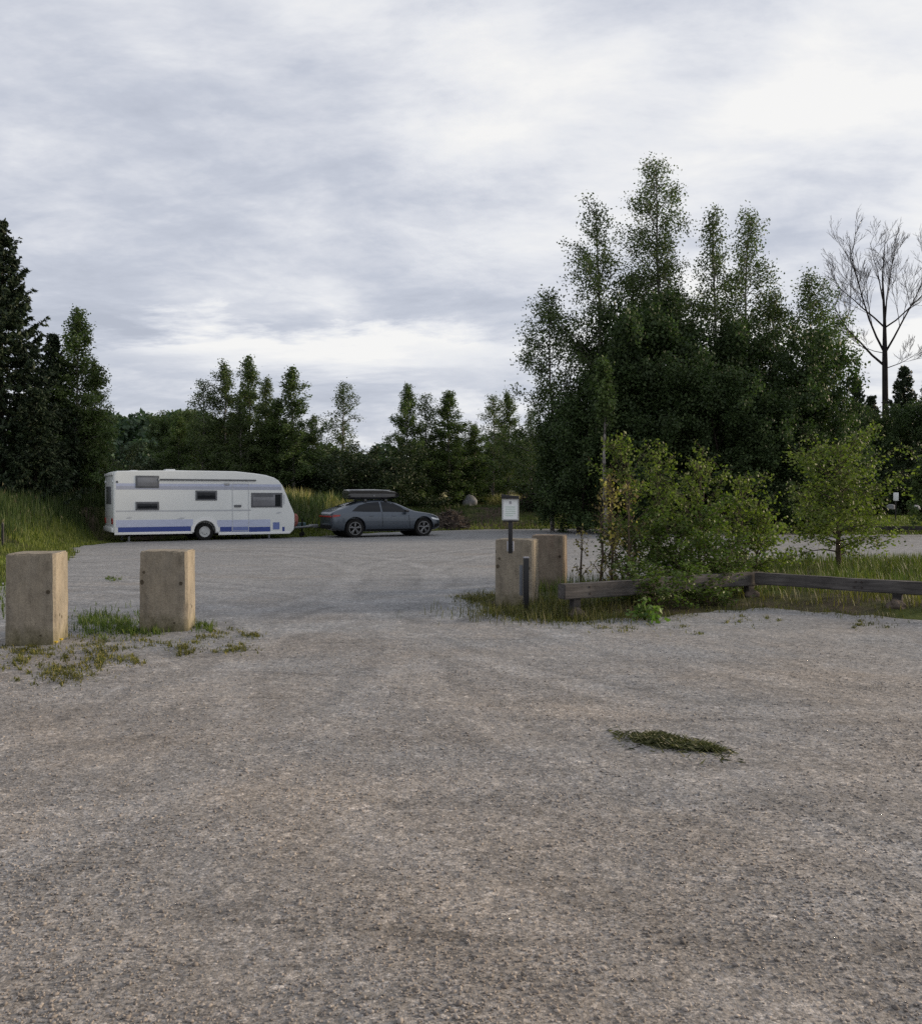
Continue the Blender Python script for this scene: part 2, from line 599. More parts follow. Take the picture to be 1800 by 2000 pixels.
def tree_mesh(seed, Ht, Rad, prof, nb, nl, ll, lw, e0=.9, e1=1.2, droop=.25, tr=.11, clear=.1, sig=.10, hang=.3, twig=3.0, lean=(0, 0), tips=1, wander=.03, bias=(0, 0), bare=False):
    """broadleaf tree: trunk with limbs, twigs, then leaves sampled along the twigs. Returns (trunk mesh, crown mesh)."""
    rng = np.random.default_rng(seed)
    T = Tubes()
    S0, S1, SW = [], [], []
    for tipi in range(tips):
        hh = Ht * (1 if tipi == 0 else rng.uniform(.72, .95))
        m = 9
        tt = np.linspace(0, 1, m)
        off = np.cumsum(rng.normal(0, wander, (m, 2)), 0) * Ht * .12
        off -= off[0]
        spread = np.array([math.cos(tipi * 2.5 + seed), math.sin(tipi * 2.5 + seed)]) * (Rad * .45 if tips > 1 else 0)
        tr_pts = np.column_stack([off + np.outer(tt ** 1.2, spread) + np.outer(tt ** 1.5, np.array(lean)), tt * hh])
        rad0 = tr / math.sqrt(tips)
        T.add(tr_pts, rad0 * (1 - tt * .93) + .004, 7)
        nbi = nb // tips
        for i in range(nbi):
            t = clear + (1 - clear) * ((i + rng.random()) / nbi) ** .85
            p = poly_at(tr_pts, min(t, .999))
            az = i * 2.399 + rng.normal(0, .35) + tipi
            ln = Rad * prof(t) * rng.uniform(.42, 1.3) + .06 * Rad
            ln *= 1 + bias[0] * math.cos(az) + bias[1] * math.sin(az)
            el = e0 + (e1 - e0) * t + rng.normal(0, .12)
            dv = np.array([math.cos(az) * math.cos(el), math.sin(az) * math.cos(el), math.sin(el)])
            ss = np.linspace(0, 1, 5)[:, None]
            br = p + dv * ln * ss / max(.5, math.cos(el) if el < 1.1 else .5) * .8
            br[:, 2] -= (droop * ln * ss[:, 0] ** 2)
            br += np.cumsum(rng.normal(0, .03 * ln, (5, 3)), 0) * ss
            T.add(br, np.linspace(rad0 * .32 * (1 - t * .8) + .004, .003, 5), 4)
            S0 += list(br[1:-1]); S1 += list(br[2:]); SW += [.6, .9, 1.3]
            for q in range(max(2, int(ln * twig))):
                s_ = rng.uniform(.22, 1.0)
                a = poly_at(br, s_)
                dd = unit(dv * .6 + rng.normal(0, .75, 3) + np.array([0, 0, .1]))
                tl = ln * rng.uniform(.16, .42) * (1.15 - s_ * .5) + .1
                b_ = a + dd * tl * .6
                c_ = a + dd * tl + np.array([0, 0, -hang * tl])
                T.add([a, b_, c_], [.006, .004, .002], 3)
                S0 += [a, b_]; S1 += [b_, c_]; SW += [.8, 1.3]
        # leader
        S0 += list(tr_pts[-3:-1]); S1 += list(tr_pts[-2:]); SW += [.7, 1.0]
    trunk = T.mesh('trunk')
    if bare: return trunk, None
    S0, S1, SW = np.array(S0), np.array(S1), np.array(SW)
    w = np.linalg.norm(S1 - S0, axis=1) * SW
    idx = rng.choice(len(S0), nl, p=w / w.sum())
    f = rng.random((nl, 1))
    P = S0[idx] * (1 - f) + S1[idx] * f
    P = P + rng.normal(0, sig, (nl, 3)) * np.array([1, 1, 1.0])
    P[:, 2] -= np.abs(rng.normal(0, sig * .8, nl))
    P = P[P[:, 2] > .05]
    crown = leaves(P, ll, lw, rng, unit(S1 - S0)[idx][:len(P)], .3, .35)
    return trunk, crown


def spruce_mesh(seed, Ht, Rad, per=7, gap=.30, nl=34000, ll=.20, lw=.07, power=.85):
    rng = np.random.default_rng(seed)
    T = Tubes()
    T.add(np.column_stack([np.zeros((7, 2)), np.linspace(0, Ht, 7)]), np.linspace(Ht * .014, .012, 7), 8)
    S0, S1, SW = [], [], []
    z, wi = .35, 0
    while z < Ht - .15:
        t = z / Ht
        gapz = gap * (1.15 - t * .55)
        for i in range(per):
            az = i * 2 * np.pi / per + wi * .7 + rng.normal(0, .22)
            ln = (Rad * (1 - t) ** power * rng.uniform(.62, 1.18) + .10)
            if rng.random() < .08: ln *= 1.25
            zz0 = z + rng.normal(0, gapz * .25)
            el = -.32 + .75 * t + rng.normal(0, .1)
            dv = np.array([math.cos(az) * math.cos(el), math.sin(az) * math.cos(el), math.sin(el)])
            ss = np.linspace(0, 1, 5)[:, None]
            br = np.array([0, 0, zz0]) + dv * ln * ss
            br[:, 2] += (.22 * ln * ss[:, 0] ** 2.5 - .10 * ln * np.sin(ss[:, 0] * np.pi))
            T.add(br, np.linspace(.022 * (1 - t) + .005, .003, 5), 4)
            S0 += list(br[:-1]); S1 += list(br[1:]); SW += [.5, .9, 1.1, 1.3]
            side = np.array([-math.sin(az), math.cos(az), 0])
            for q in range(max(2, int(ln * 4.5))):
                s_ = rng.uniform(.2, .98); sg = 1 if q % 2 else -1
                a = poly_at(br, s_)
                tl = (.42 * ln * (1.05 - s_) + .10) * rng.uniform(.7, 1.2)
                b_ = a + (dv * .75 + side * sg * .75) * tl + np.array([0, 0, -.22 * tl])
                S0.append(a); S1.append(b_); SW.append(1.2)
        z += gapz; wi += 1
    S0, S1, SW = np.array(S0), np.array(S1), np.array(SW)
    w = np.linalg.norm(S1 - S0, axis=1) * SW
    idx = rng.choice(len(S0), nl, p=w / w.sum())
    f = rng.random((nl, 1))
    P = S0[idx] * (1 - f) + S1[idx] * f + rng.normal(0, .035, (nl, 3))
    crown = leaves(P, ll, lw, rng, unit(S1 - S0)[idx], 1.1, .55)
    return T.mesh('trunk'), crown


def p_birch(t): return (.6 + .4 * min(1, t / .35)) * max(0.03, 1 - t) ** .42
def p_slim(t): return (.7 + .3 * min(1, t / .25)) * max(0.02, 1 - t) ** .62
def p_stand(t): return (.65 + .35 * min(1, t / .3)) * max(0.008, 1 - t) ** .58
def p_mid(t): return (.75 + .25 * min(1, t / .25)) * max(0.02, 1 - t) ** .85
def p_round(t): return max(.15, math.sin(math.pi * min(1, .18 + t * .78)) ** .7)
def p_bush(t): return max(.25, 1 - .55 * t)


KIND, HREF = {}, {}


def variant(key, fn, bark, leaf):
    tm, cm = fn()
    tm.materials.append(M[bark])
    if cm: cm.materials.append(M[leaf])
    KIND[key] = (tm, cm)
    co = np.empty(len(cm.vertices) * 3, dtype=np.float32); cm.vertices.foreach_get('co', co)
    HREF[key] = float(np.quantile(co[2::3], .9985))


variant('birch_a', lambda: tree_mesh(21, 10, 2.6, p_mid, 72, 15500, .125, .085, e0=.45, e1=1.1, tr=.10, sig=.13), 'birch_bark', 'birch_leaf')
variant('birch_b', lambda: tree_mesh(22, 10, 2.4, p_mid, 78, 15500, .125, .085, e0=.45, e1=1.15, tr=.09, sig=.12), 'birch_bark', 'young_leaf')
variant('birch_c', lambda: tree_mesh(23, 10, 2.3, p_slim, 60, 7600, .125, .085, e0=.7, e1=1.05, tr=.10, sig=.15, twig=2.2), 'birch_bark', 'birch_leaf')
variant('birch_d', lambda: tree_mesh(24, 10, 2.5, p_mid, 92, 23000, .125, .085, e0=.45, e1=1.15, tr=.09, sig=.12, clear=.04), 'birch_bark', 'young_leaf')
variant('round_a', lambda: tree_mesh(31, 7, 2.7, p_round, 52, 36000, .14, .10, e0=.5, e1=1.0, tr=.13, sig=.17, clear=.04), 'bark', 'dark_leaf')
variant('round_b', lambda: tree_mesh(32, 7, 2.5, p_round, 56, 36000, .14, .10, e0=.6, e1=1.1, tr=.13, sig=.16, clear=.03, tips=2), 'bark', 'dark_leaf')
for a_, b_ in (('round_a', 'round_c'), ('round_b', 'round_d')):
    cm = KIND[a_][1].copy(); cm.materials.clear(); cm.materials.append(M['mid_leaf'])
    KIND[b_], HREF[b_] = (KIND[a_][0], cm), HREF[a_]
variant('bush_a', lambda: tree_mesh(41, 3, 2.6, p_bush, 48, 16000, .14, .08, e0=.5, e1=.9, tr=.07, sig=.13, clear=.02, tips=3), 'bark', 'willow_leaf')
variant('bush_b', lambda: tree_mesh(42, 3, 2.4, p_bush, 48, 16000, .14, .08, e0=.45, e1=1.0, tr=.07, sig=.13, clear=.02, tips=4), 'bark', 'willow_leaf')
variant('spruce_a', lambda: spruce_mesh(51, 12, 3.1, nl=66000, ll=.22, lw=.08), 'bark', 'spruce_leaf')
variant('spruce_b', lambda: spruce_mesh(52, 8, 2.2, nl=38000), 'bark', 'spruce_leaf')



def plant(key, name, px, top, d, wscale, rz, label, cat, group=None, bz=None):
    """stand a copy of a kind with its tip at height of row `top`"""
    x = wx(px, d)
    z0 = (h1(x, d) if bz is None else bz) - .05
    sz = (wz(top, d) - z0) / HREF[key]
    o = empty(name, (x, d, z0), rz, label, cat, group)
    o.scale = (sz * wscale, sz * wscale, sz)
    tm, cm = KIND[key]
    link('trunk', tm, None, o)
    if cm: link('crown', cm, None, o)
    return o


def own_tree(name, px, top, d, label, cat, bark, leaf, group=None, seed=1, Rad=2.0, prof=p_birch, rz=0.0, **kw):
    x = wx(px, d)
    z0 = h1(x, d) - .05
    o = empty(name, (x, d, z0), rz, label, cat, group)
    want = wz(top, d) - z0
    tm, cm = tree_mesh(seed, want, Rad, prof, **kw)
    co = np.empty(len(cm.vertices) * 3, dtype=np.float32); cm.vertices.foreach_get('co', co)
    o.scale = (1, 1, want / float(co[2::3].max()))
    link('trunk', tm, M[bark], o)
    if cm: link('crown', cm, M[leaf], o)
    return o


STAND = 'birches in the tall stand behind the saplings'
# the tall stand on the right
KW = dict(ll=.12, lw=.08, e0=.5, e1=1.0)
own_tree('birch_tree', 1284, 290, 42, 'tallest birch, rising to the peak of the tall tree stand', 'tree', 'birch_bark', 'birch_leaf', STAND, seed=101, Rad=3.71, prof=p_stand, nb=104, nl=34000, tr=.17, sig=.19, twig=3.4, **KW)
own_tree('birch_tree', 1178, 378, 41, 'tall birch second from the open end of the stand, with a broad airy crown', 'tree', 'birch_bark', 'birch_leaf', STAND, seed=102, Rad=3.36, prof=p_stand, nb=84, nl=22000, tr=.15, sig=.18, lean=(-.3, 0), bias=(-.22, 0), **KW)
own_tree('birch_tree', 1400, 398, 43, 'slender birch just right of the tallest one, sharing a gap of sky with it', 'tree', 'birch_bark', 'birch_leaf', STAND, seed=103, Rad=2.55, prof=p_stand, nb=80, nl=16500, tr=.13, sig=.16, **KW)
own_tree('birch_tree', 1450, 392, 44, 'twin topped birch on the shoulder of the stand towards the bare tree', 'tree', 'birch_bark', 'birch_leaf', STAND, seed=104, Rad=2.90, prof=p_stand, nb=84, nl=23000, tr=.13, sig=.18, bias=(.15, 0), **KW)
own_tree('birch_tree', 1572, 517, 42, 'yellowish birch of the stand nearest the bare tree', 'tree', 'birch_bark', 'young_leaf', STAND, seed=105, Rad=3.02, prof=p_stand, nb=84, nl=24000, tr=.12, sig=.18, bias=(.2, 0), **KW)
own_tree('birch_tree', 1078, 556, 41, 'thin leaved birch at the open left end of the stand', 'tree', 'birch_bark', 'birch_leaf', STAND, seed=106, Rad=2.55, prof=p_stand, nb=60, nl=12500, tr=.10, sig=.18, lean=(-.3, 0), bias=(-.1, 0), **KW)
own_tree('birch_tree', 1236, 520, 43.5, 'shorter birch in the dip between the tallest birch and the broad airy one', 'tree', 'birch_bark', 'birch_leaf', STAND, seed=109, Rad=2.78, prof=p_stand, nb=80, nl=17000, tr=.12, sig=.18, **KW)
own_tree('birch_tree', 1505, 560, 43, 'shorter birch in the dip between the twin topped birch and the yellowish one', 'tree', 'birch_bark', 'birch_leaf', STAND, seed=110, Rad=2.32, prof=p_stand, nb=76, nl=17000, tr=.12, sig=.18, **KW)
DK = 'dark alders filling the tall stand'
for i, (px, top, d, w, key, lab) in enumerate([
    (1235, 585, 40, .80, 'round_a', 'dark alder below the tallest birch, on its left'),
    (1340, 560, 41, .78, 'round_b', 'dark alder directly under the tallest birch, on its right'),
    (1450, 620, 41, .82, 'round_a', 'dark alder under the twin topped birch'),
    (1560, 655, 40, .98, 'round_b', 'dark alder under the yellowish birch at the end of the stand'),
    (1130, 715, 39, 1.0, 'round_b', 'low dark alder at the left foot of the tall stand'),
    (1185, 650, 42, .9, 'round_a', 'dark alder between the thin leaved birch and the tallest birch'),
    (1300, 700, 38.5, 1.05, 'round_a', 'broad dark alder behind the left group of saplings'),
    (1420, 720, 38.5, 1.0, 'round_b', 'broad dark alder low in front of the slender birch'),
    (1515, 760, 38.5, 1.0, 'round_a', 'low dark alder behind the gap between the saplings'),
    (1600, 780, 39, .95, 'round_b', 'low dark alder behind the single sapling')]):
    plant(key, 'alder_tree', px, top, d, w, i * 1.3, lab, 'tree', DK)
# trunk-pale young birches in front of the dark mass
own_tree('birch_tree', 1183, 690, 35.8, 'young birch with a bare pale trunk in front of the dark alders', 'tree', 'birch_bark', 'young_leaf', seed=107, Rad=.9, nb=26, nl=2600, ll=.14, lw=.1, tr=.10, clear=.62, sig=.12)

# left group
plant('spruce_a', 'spruce_tree', 3, 438, 33, 1.02, .4, 'tall dark spruce at the edge of the yard, highest tree left of the caravan', 'tree')
plant('spruce_b', 'spruce_tree', 104, 655, 35.8, .85, 1.1, 'shorter dark spruce beside the tall spruce', 'tree')
plant('spruce_b', 'spruce_tree', 70, 760, 32, 1.25, 2.3, 'lowest dark spruce at the foot of the tall spruce', 'tree')
plant('birch_d', 'birch_tree', 152, 606, 36.2, 1.12, .2, 'leafy birch rising beside the shorter spruce, next to the caravan end', 'tree')
plant('birch_a', 'birch_tree', 186, 700, 36.8, .9, 2.2, 'leafy birch standing just behind the rear end of the caravan', 'tree')
plant('bush_a', 'willow_bush', 205, 862, 38.5, .9, .6, 'dark bush directly behind the rear end of the caravan', 'bush')
plant('bush_b', 'willow_bush', 120, 830, 37, 1.0, 1.6, 'dark bush under the shorter spruce above the tall grass', 'bush')
plant('bush_a', 'willow_bush', 20, 850, 34.5, .9, 2.6, 'dark bush at the foot of the tall spruce', 'bush')

# row behind the caravan
MID = 'birches in the row behind the caravan'
for i, (key, px, top, d, w, lab) in enumerate([
    ('birch_c', 397, 742, 50, 1.25, 'thin birch at the left end of the row behind the caravan'),
    ('birch_a', 440, 708, 50, 1.12, 'birch left of the spindly highest birch behind the caravan'),
    ('birch_b', 490, 698, 51, 1.19, 'spindly birch with the highest tip behind the caravan'),
    ('birch_a', 521, 738, 49.5, 1.06, 'short birch just right of the highest birch behind the caravan'),
    ('birch_b', 571, 718, 48.5, 1.45, 'pointed birch above the front end of the caravan'),
    ('birch_c', 674, 748, 60, 1.39, 'single airy birch with sky showing through, between caravan and car'),
    ('birch_d', 795, 752, 50, 1.06, 'narrow dark birch above the front of the grey car'),
    ('birch_c', 830, 770, 51, 1.25, 'thin birch between the narrow dark birch and the conical birch'),
    ('birch_d', 878, 766, 51, 1.52, 'conical dense birch right of the grey car'),
    ('birch_c', 962, 772, 57, 1.32, 'pale airy birch behind the white notice sign'),
    ('birch_a', 992, 766, 58, 1.12, 'small pale birch just right of the notice sign, far behind'),
    ('birch_c', 1040, 800, 52, 1.19, 'small thin birch against the left edge of the tall stand'),
    ('birch_d', 350, 815, 52, 1.5, 'low birch at the rear end of the row above the caravan roof'),
    ('birch_a', 470, 775, 48.5, 1.3, 'low leafy birch in front of the spindly highest one'),
    ('birch_d', 545, 780, 49, 1.3, 'low leafy birch above the caravan door'),
    ('birch_a', 612, 812, 50, 1.3, 'lowest birch of the row, over the drawbar'),
    ('birch_d', 925, 830, 52, 1.5, 'low bushy birch above the grey boulder')]):
    plant(key, 'birch_tree', px, top, d, w, i * 2.1, lab, 'tree', MID)
DR = 'dark trees and bushes behind the parked caravan and car'
for i, (key, px, top, d, w, lab) in enumerate([
    ('round_c', 330, 806, 58, 1.0, 'round leafy tree left of the birch row behind the caravan'),
    ('round_d', 385, 800, 57, 1.0, 'round leafy tree under the thin birch at the end of the row'),
    ('round_c', 450, 815, 54, 1.0, 'round leafy tree behind the middle of the caravan roof'),
    ('round_d', 515, 820, 53, 1.0, 'round leafy tree behind the caravan door'),
    ('round_c', 580, 838, 52, 1.0, 'round leafy tree behind the front end of the caravan'),
    ('bush_a', 640, 880, 50, 1.1, 'dark willow bush behind the gap between caravan and car'),
    ('bush_b', 700, 868, 47, 1.25, 'dark willow bush behind the roof box of the car'),
    ('bush_a', 765, 872, 48, 1.15, 'dark willow bush behind the car bonnet'),
    ('round_d', 835, 850, 53, .95, 'dark tree low behind the narrow birch right of the car'),
    ('round_c', 900, 850, 54, .9, 'dark tree low under the conical birch'),
    ('round_d', 960, 846, 60, 1.0, 'dark tree below the pale birch behind the notice sign'),
    ('round_c', 1030, 850, 55, .95, 'dark tree at the left foot of the tall stand, far side'),
    ('bush_b', 1085, 880, 48, 1.0, 'dark bush behind the brush heap'),
    ('bush_a', 305, 868, 55, .9, 'dark bush behind the upper rear window of the caravan'),
    ('bush_b', 240, 905, 48, .8, 'dark bush above the rear roof edge of the caravan')]):
    plant(key, 'dark_tree' if key[0] == 'r' else 'willow_bush', px, top, d, w, i * 1.7, lab, 'tree' if key[0] == 'r' else 'bush', DR)

# right edge: dark trees and spruces under the bare tree
RT = 'dark trees below the bare tree'
for i, (key, px, top, d, w, lab) in enumerate([
    ('spruce_b', 1672, 742, 66, .75, 'small spruce tip left of the bare tree trunk'),
    ('spruce_b', 1765, 718, 67, .85, 'pointed spruce right of the bare tree trunk'),
    ('spruce_b', 1700, 775, 68, .9, 'low spruce directly below the bare tree'),
    ('spruce_a', 1810, 725, 66, .6, 'spruce cut by the picture edge, right of the bare tree'),
    ('round_a', 1690, 800, 64, 1.0, 'round leafy tree behind the single sapling, below the bare tree'),
    ('round_b', 1760, 795, 63, 1.0, 'round leafy tree above the far white marker post'),
    ('round_a', 1830, 770, 62, 1.0, 'round leafy tree at the far end of the lawn, cut by the picture edge'),
    ('bush_a', 1650, 880, 60, 1.0, 'dark bush at the lawn edge behind the single sapling'),
    ('bush_b', 1730, 890, 61, 1.0, 'dark bush at the lawn edge behind the white marker post'),
    ('bush_a', 1800, 870, 60, 1.0, 'dark bush at the lawn edge by the picture edge')]):
    n_ = 'spruce_tree' if key[0] == 's' else 'dark_tree' if key[0] == 'r' else 'willow_bush'
    plant(key, n_, px, top, d, w, i * 1.9, lab, 'bush' if key[0] == 'b' else 'tree', RT)
own_tree('birch_tree', 1812, 880, 36, 'young birch with pale green leaves on the lawn, half cut by the picture edge', 'tree', 'sap_bark', 'young_leaf', seed=108, Rad=1.0, nb=30, nl=5000, ll=.12, lw=.08, tr=.04, clear=.1, sig=.09)


# the bare tree
def bare_tree(px, d):
    rng = np.random.default_rng(77)
    x = wx(px, d); z0 = h1(x, d) - .05
    o = empty('bare_tree', (x, d, z0), 0, 'tall leafless tree with forking black limbs against the bright cloud', 'tree')
    T, Bt = Tubes(), Tubes()
    zt = wz(705, d) - z0
    Ht = wz(470, d) - z0
    T.add([(0, 0, 0), (.05, 0, zt * .5), (0, 0, zt), (.02, .1, zt + (Ht - zt) * .35), (-.1, .2, zt + (Ht - zt) * .7), (.1, .2, Ht)], [.29, .25, .21, .12, .06, .015], 8)

    def limb(a, dv, ln, r, lev):
        ss = np.linspace(0, 1, 6)[:, None]
        up = np.array([0, 0, 1.0])
        pts = a + dv * ln * ss + up * (ln * .22 * ss ** 2) + np.cumsum(rng.normal(0, .030 * ln, (6, 3)), 0) * ss
        (T if lev == 0 else Bt).add(pts, np.linspace(r, max(.007, r * .2), 6), 6 if lev == 0 else 4)
        if lev >= 3: return
        k = (8, 7, 6)[lev]
        for i in range(k):
            s_ = .25 + .75 * (i + rng.random() * .8) / k
            q = poly_at(pts, min(.99, s_))
            nd_ = unit(dv + rng.normal(0, .52, 3) * np.array([1, 1, .7]) + np.array([0, 0, .25]))
            limb(q, nd_, ln * rng.uniform(.32, .5) * (1.2 - s_ * .4), max(.009, r * (.34 - .1 * s_)), lev + 1)

    for px1, py1, py0, rr in ((1615, 520, 715, .15), (1640, 470, 640, .11), (1670, 442, 690, .14), (1700, 435, 600, .09), (1745, 440, 630, .10), (1800, 455, 690, .13), (1835, 520, 640, .10), (1800, 660, 720, .06), (1640, 640, 690, .05)):
        a = np.array([0, 0, wz(py0, d) - z0])
        rr *= .68
        e = np.array([wx(px1, d) - x, rng.uniform(-1.5, 1.5), wz(py0 - .74 * (py0 - py1), d) - z0])
        v = e - a
        ln = np.linalg.norm(v)
        v = v / ln
        v[2] -= .15
        limb(a, v, ln, rr, 0)
    link('trunk', T.mesh('trunk'), M['deadbark'], o)
    link('branches', Bt.mesh('branches'), M['deadbark'], o)


bare_tree(1727, 72)

# far wood
rng = np.random.default_rng(61)
LV = []
for i in range(70):
    d = rng.uniform(150, 185); px = rng.uniform(150, 420)
    x = wx(px, d); z0 = h1(x, d)
    zt = wz(808 + rng.normal(0, 4) + max(0, (px - 330) * .1), d) if i < 40 else wz(rng.uniform(830, 880), d - 20)
    hgt = max(4, zt - z0); r = rng.uniform(3, 4.5)
    q = unit(rng.normal(size=(900, 3))) * rng.uniform(.75, 1.05, (900, 1))
    q[:, 2] = np.abs(q[:, 2]) * 1.0
    LV.append(np.column_stack([x + q[:, 0] * r, d + q[:, 1] * r - (20 if i >= 40 else 0), z0 + hgt * .35 + q[:, 2] * hgt * .65]))
    LV.append(np.column_stack([x + rng.normal(0, r * .6, 300), d + rng.normal(0, r * .6, 300) - (20 if i >= 40 else 0), z0 + rng.random(300) * hgt * .6]))
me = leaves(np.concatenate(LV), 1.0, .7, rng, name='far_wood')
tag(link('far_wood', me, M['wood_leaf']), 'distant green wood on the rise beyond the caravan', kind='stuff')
# wood continuing round the horizon behind the near trees
LV = []
for i in range(150):
    d = rng.uniform(100, 150); px = rng.uniform(250, 2300) if i < 110 else rng.uniform(-700, 150)
    x = wx(px, d); z0 = h1(x, d)
    hgt = rng.uniform(4.0, 6.5) if px < 1050 and px > 250 else rng.uniform(7, 11); r = rng.uniform(2.2, 3.6)
    q = unit(rng.normal(size=(420, 3))) * rng.uniform(.7, 1.05, (420, 1))
    q[:, 2] = np.abs(q[:, 2])
    LV.append(np.column_stack([x + q[:, 0] * r, d + q[:, 1] * r, z0 + hgt * .25 + q[:, 2] * hgt * .75]))
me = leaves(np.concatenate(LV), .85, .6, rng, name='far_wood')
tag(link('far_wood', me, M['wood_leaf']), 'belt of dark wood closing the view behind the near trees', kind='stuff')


# ------------------------------------------------------------------ grass and weeds
def blades(P, hgt, wid, rng, lean=.35, name='grass', segs=2):
    n = len(P)
    az = rng.random(n) * 2 * np.pi
    h_ = hgt * np.ones(n); w_ = wid * np.ones(n)
    dx = np.column_stack([np.cos(az), np.sin(az), np.zeros(n)])
    sx = np.column_stack([-np.sin(az), np.cos(az), np.zeros(n)])
    ln = np.abs(rng.normal(0, lean, n)); up = np.array([0, 0, 1.0])
    b0 = P - sx * (w_ / 2)[:, None]; b1 = P + sx * (w_ / 2)[:, None]
    mid = P + up * (h_ * .55)[:, None] + dx * (h_ * ln * .35)[:, None]
    m0 = mid - sx * (w_ * .38)[:, None]; m1 = mid + sx * (w_ * .38)[:, None]
    tip = P + up * (h_ * (1 - .35 * np.minimum(ln, 1)))[:, None] + dx * (h_ * ln)[:, None]
    V = np.stack([b0, b1, m1, m0, tip], 1).reshape(-1, 3)
    o = (np.arange(n) * 5)[:, None]
    q = o + np.array([[0, 1, 2, 3]]); t = o + np.array([[3, 2, 4]])
    return mesh_np(name, V, [q, t])


def ground_pts(n, x0, x1, y0, y1, rng, test=None, sink=.02):
    P = np.column_stack([rng.uniform(x0, x1, n), rng.uniform(y0, y1, n)])
    if test is not None: P = P[test(P)]
    return np.column_stack([P, H(P) - sink])


rng = np.random.default_rng(71)
off_yard = lambda P: ~inside(P, edge)
# bank on the left: tall grass with seed heads
P = ground_pts(110000, -24, -8, 14.5, 37, rng, lambda P: off_yard(P) & (P[:, 0] > -.62 * P[:, 1] - 1.5))
s_ = seg_dist(P[:, :2], OUT)
hh = (.10 + .52 * sst(.5, 3.0, s_) * sst(21, 27.5, P[:, 1])) * rng.uniform(.55, 1.3, len(P)) * (1 + .35 * wob(P[:, 0], P[:, 1])) * (.12 + .88 * car_clear(P, .1, .7))
keep = rng.random(len(P)) < np.where(s_ < 3, .9, .6)
short = (hh < .24) & keep; tall_ = (hh >= .24) & keep
tag(link('tall_grass', blades(P[tall_], hh[tall_], .022, rng, .25, 'tall_grass'), M['tall']), 'tall wild grass on the bank beside the caravan', kind='stuff')
tag(link('grass', blades(P[short], hh[short] * 1.1 + .04, .020, rng, .45), M['lawn']), 'short bright green grass on the slope left of the yard', kind='stuff')
k = rng.choice(np.flatnonzero(tall_), 700)
tag(link('seed_heads', leaves(P[k] + np.column_stack([rng.normal(0, .05, (len(k), 2)), hh[k] * rng.uniform(.9, 1.35, len(k))]), .14, .03, rng, np.array([[0, 0, 1.0]]), 2.2, 0, 'seed_heads'), M['seedhead']), 'straw coloured seed heads over the tall grass', kind='stuff')
# berm behind caravan and car
P = ground_pts(90000, -16, 12, 34, 56, rng, lambda P: off_yard(P))
s_ = seg_dist(P[:, :2], OUT)
keep = rng.random(len(P)) < np.where(s_ < 2.2, 1, .55) * np.where(wob(P[:, 0] * .8 + 2, P[:, 1] * .7) > -.1, 1, .35)
P, s_ = P[keep], s_[keep]
hh = np.where(s_ < 1.2, .12, .16 + .40 * sst(-2.0, -6, P[:, 0])) * rng.uniform(.5, 1.4, len(P)) * (.12 + .88 * car_clear(P, .1, .8))
strip = s_ < 1.4
tag(link('grass', blades(P[strip], hh[strip] + .05, .035, rng, .4), M['lawn']), 'green grass strip along the far edge of the gravel', kind='stuff')
tag(link('wild_grass', blades(P[~strip], hh[~strip] + .06, .034, rng, .35), M['tall']), 'rough grass and herbs on the bank behind car and caravan', kind='stuff')
P = np.column_stack([np.concatenate([wx(rng.uniform(930, 1062, 1500), 53), wx(rng.uniform(552, 606, 500), 44), wx(rng.uniform(640, 690, 250), 42)]), np.concatenate([rng.uniform(51.5, 54.5, 1500), rng.uniform(42, 45, 500), rng.uniform(41, 43, 250)])])
P = np.column_stack([P, H(P) - .02])
tag(link('straw_grass', blades(P, rng.uniform(.45, 1.0, len(P)), .04, rng, .3, 'straw_grass'), M['straw']), 'pale straw coloured dry grass on top of the bank behind the sign and the car', kind='stuff')
# lawn on the right
P = ground_pts(75000, 9, 36, 37, 70, rng, lambda P: off_yard(P) & (P[:, 0] < .56 * P[:, 1]))
tag(link('lawn', blades(P, rng.uniform(.07, .2, len(P)), .045, rng, .5, 'lawn'), M['lawn']), 'yellow green lawn beyond the gravel on the far right', kind='stuff')
# strip round the timber rail
P = ground_pts(62000, .0, 15, 7.5, 24, rng, lambda P: inside(P, ISL) & off_yard(P) & (P[:, 0] < .56 * P[:, 1]))
s_ = seg_dist(P[:, :2], ISL)
keep = rng.random(len(P)) < (.25 + .75 * sst(.05, .8, s_)) * np.where(wob(P[:, 0] * 2.1, P[:, 1] * 2.4) > -.25, 1, .35)
P, s_ = P[keep], s_[keep]
hh = (.05 + .17 * sst(.1, .9, s_)) * rng.uniform(.4, 1.5, len(P)) * (1 + .4 * wob(P[:, 0] * 1.5, P[:, 1] * 1.7))
dk = (P[:, 1] < 13.2 + .1 * P[:, 0]) | (rng.random(len(P)) < .15)
tag(link('verge_grass', blades(P[dk], hh[dk], .011, rng, .5), M['weed']), 'rough yellowing weeds round the timber rail', kind='stuff')
tag(link('verge_grass', blades(P[~dk], hh[~dk], .014, rng, .5), M['grass']), 'fresh green grass strip behind the timber rail', kind='stuff')


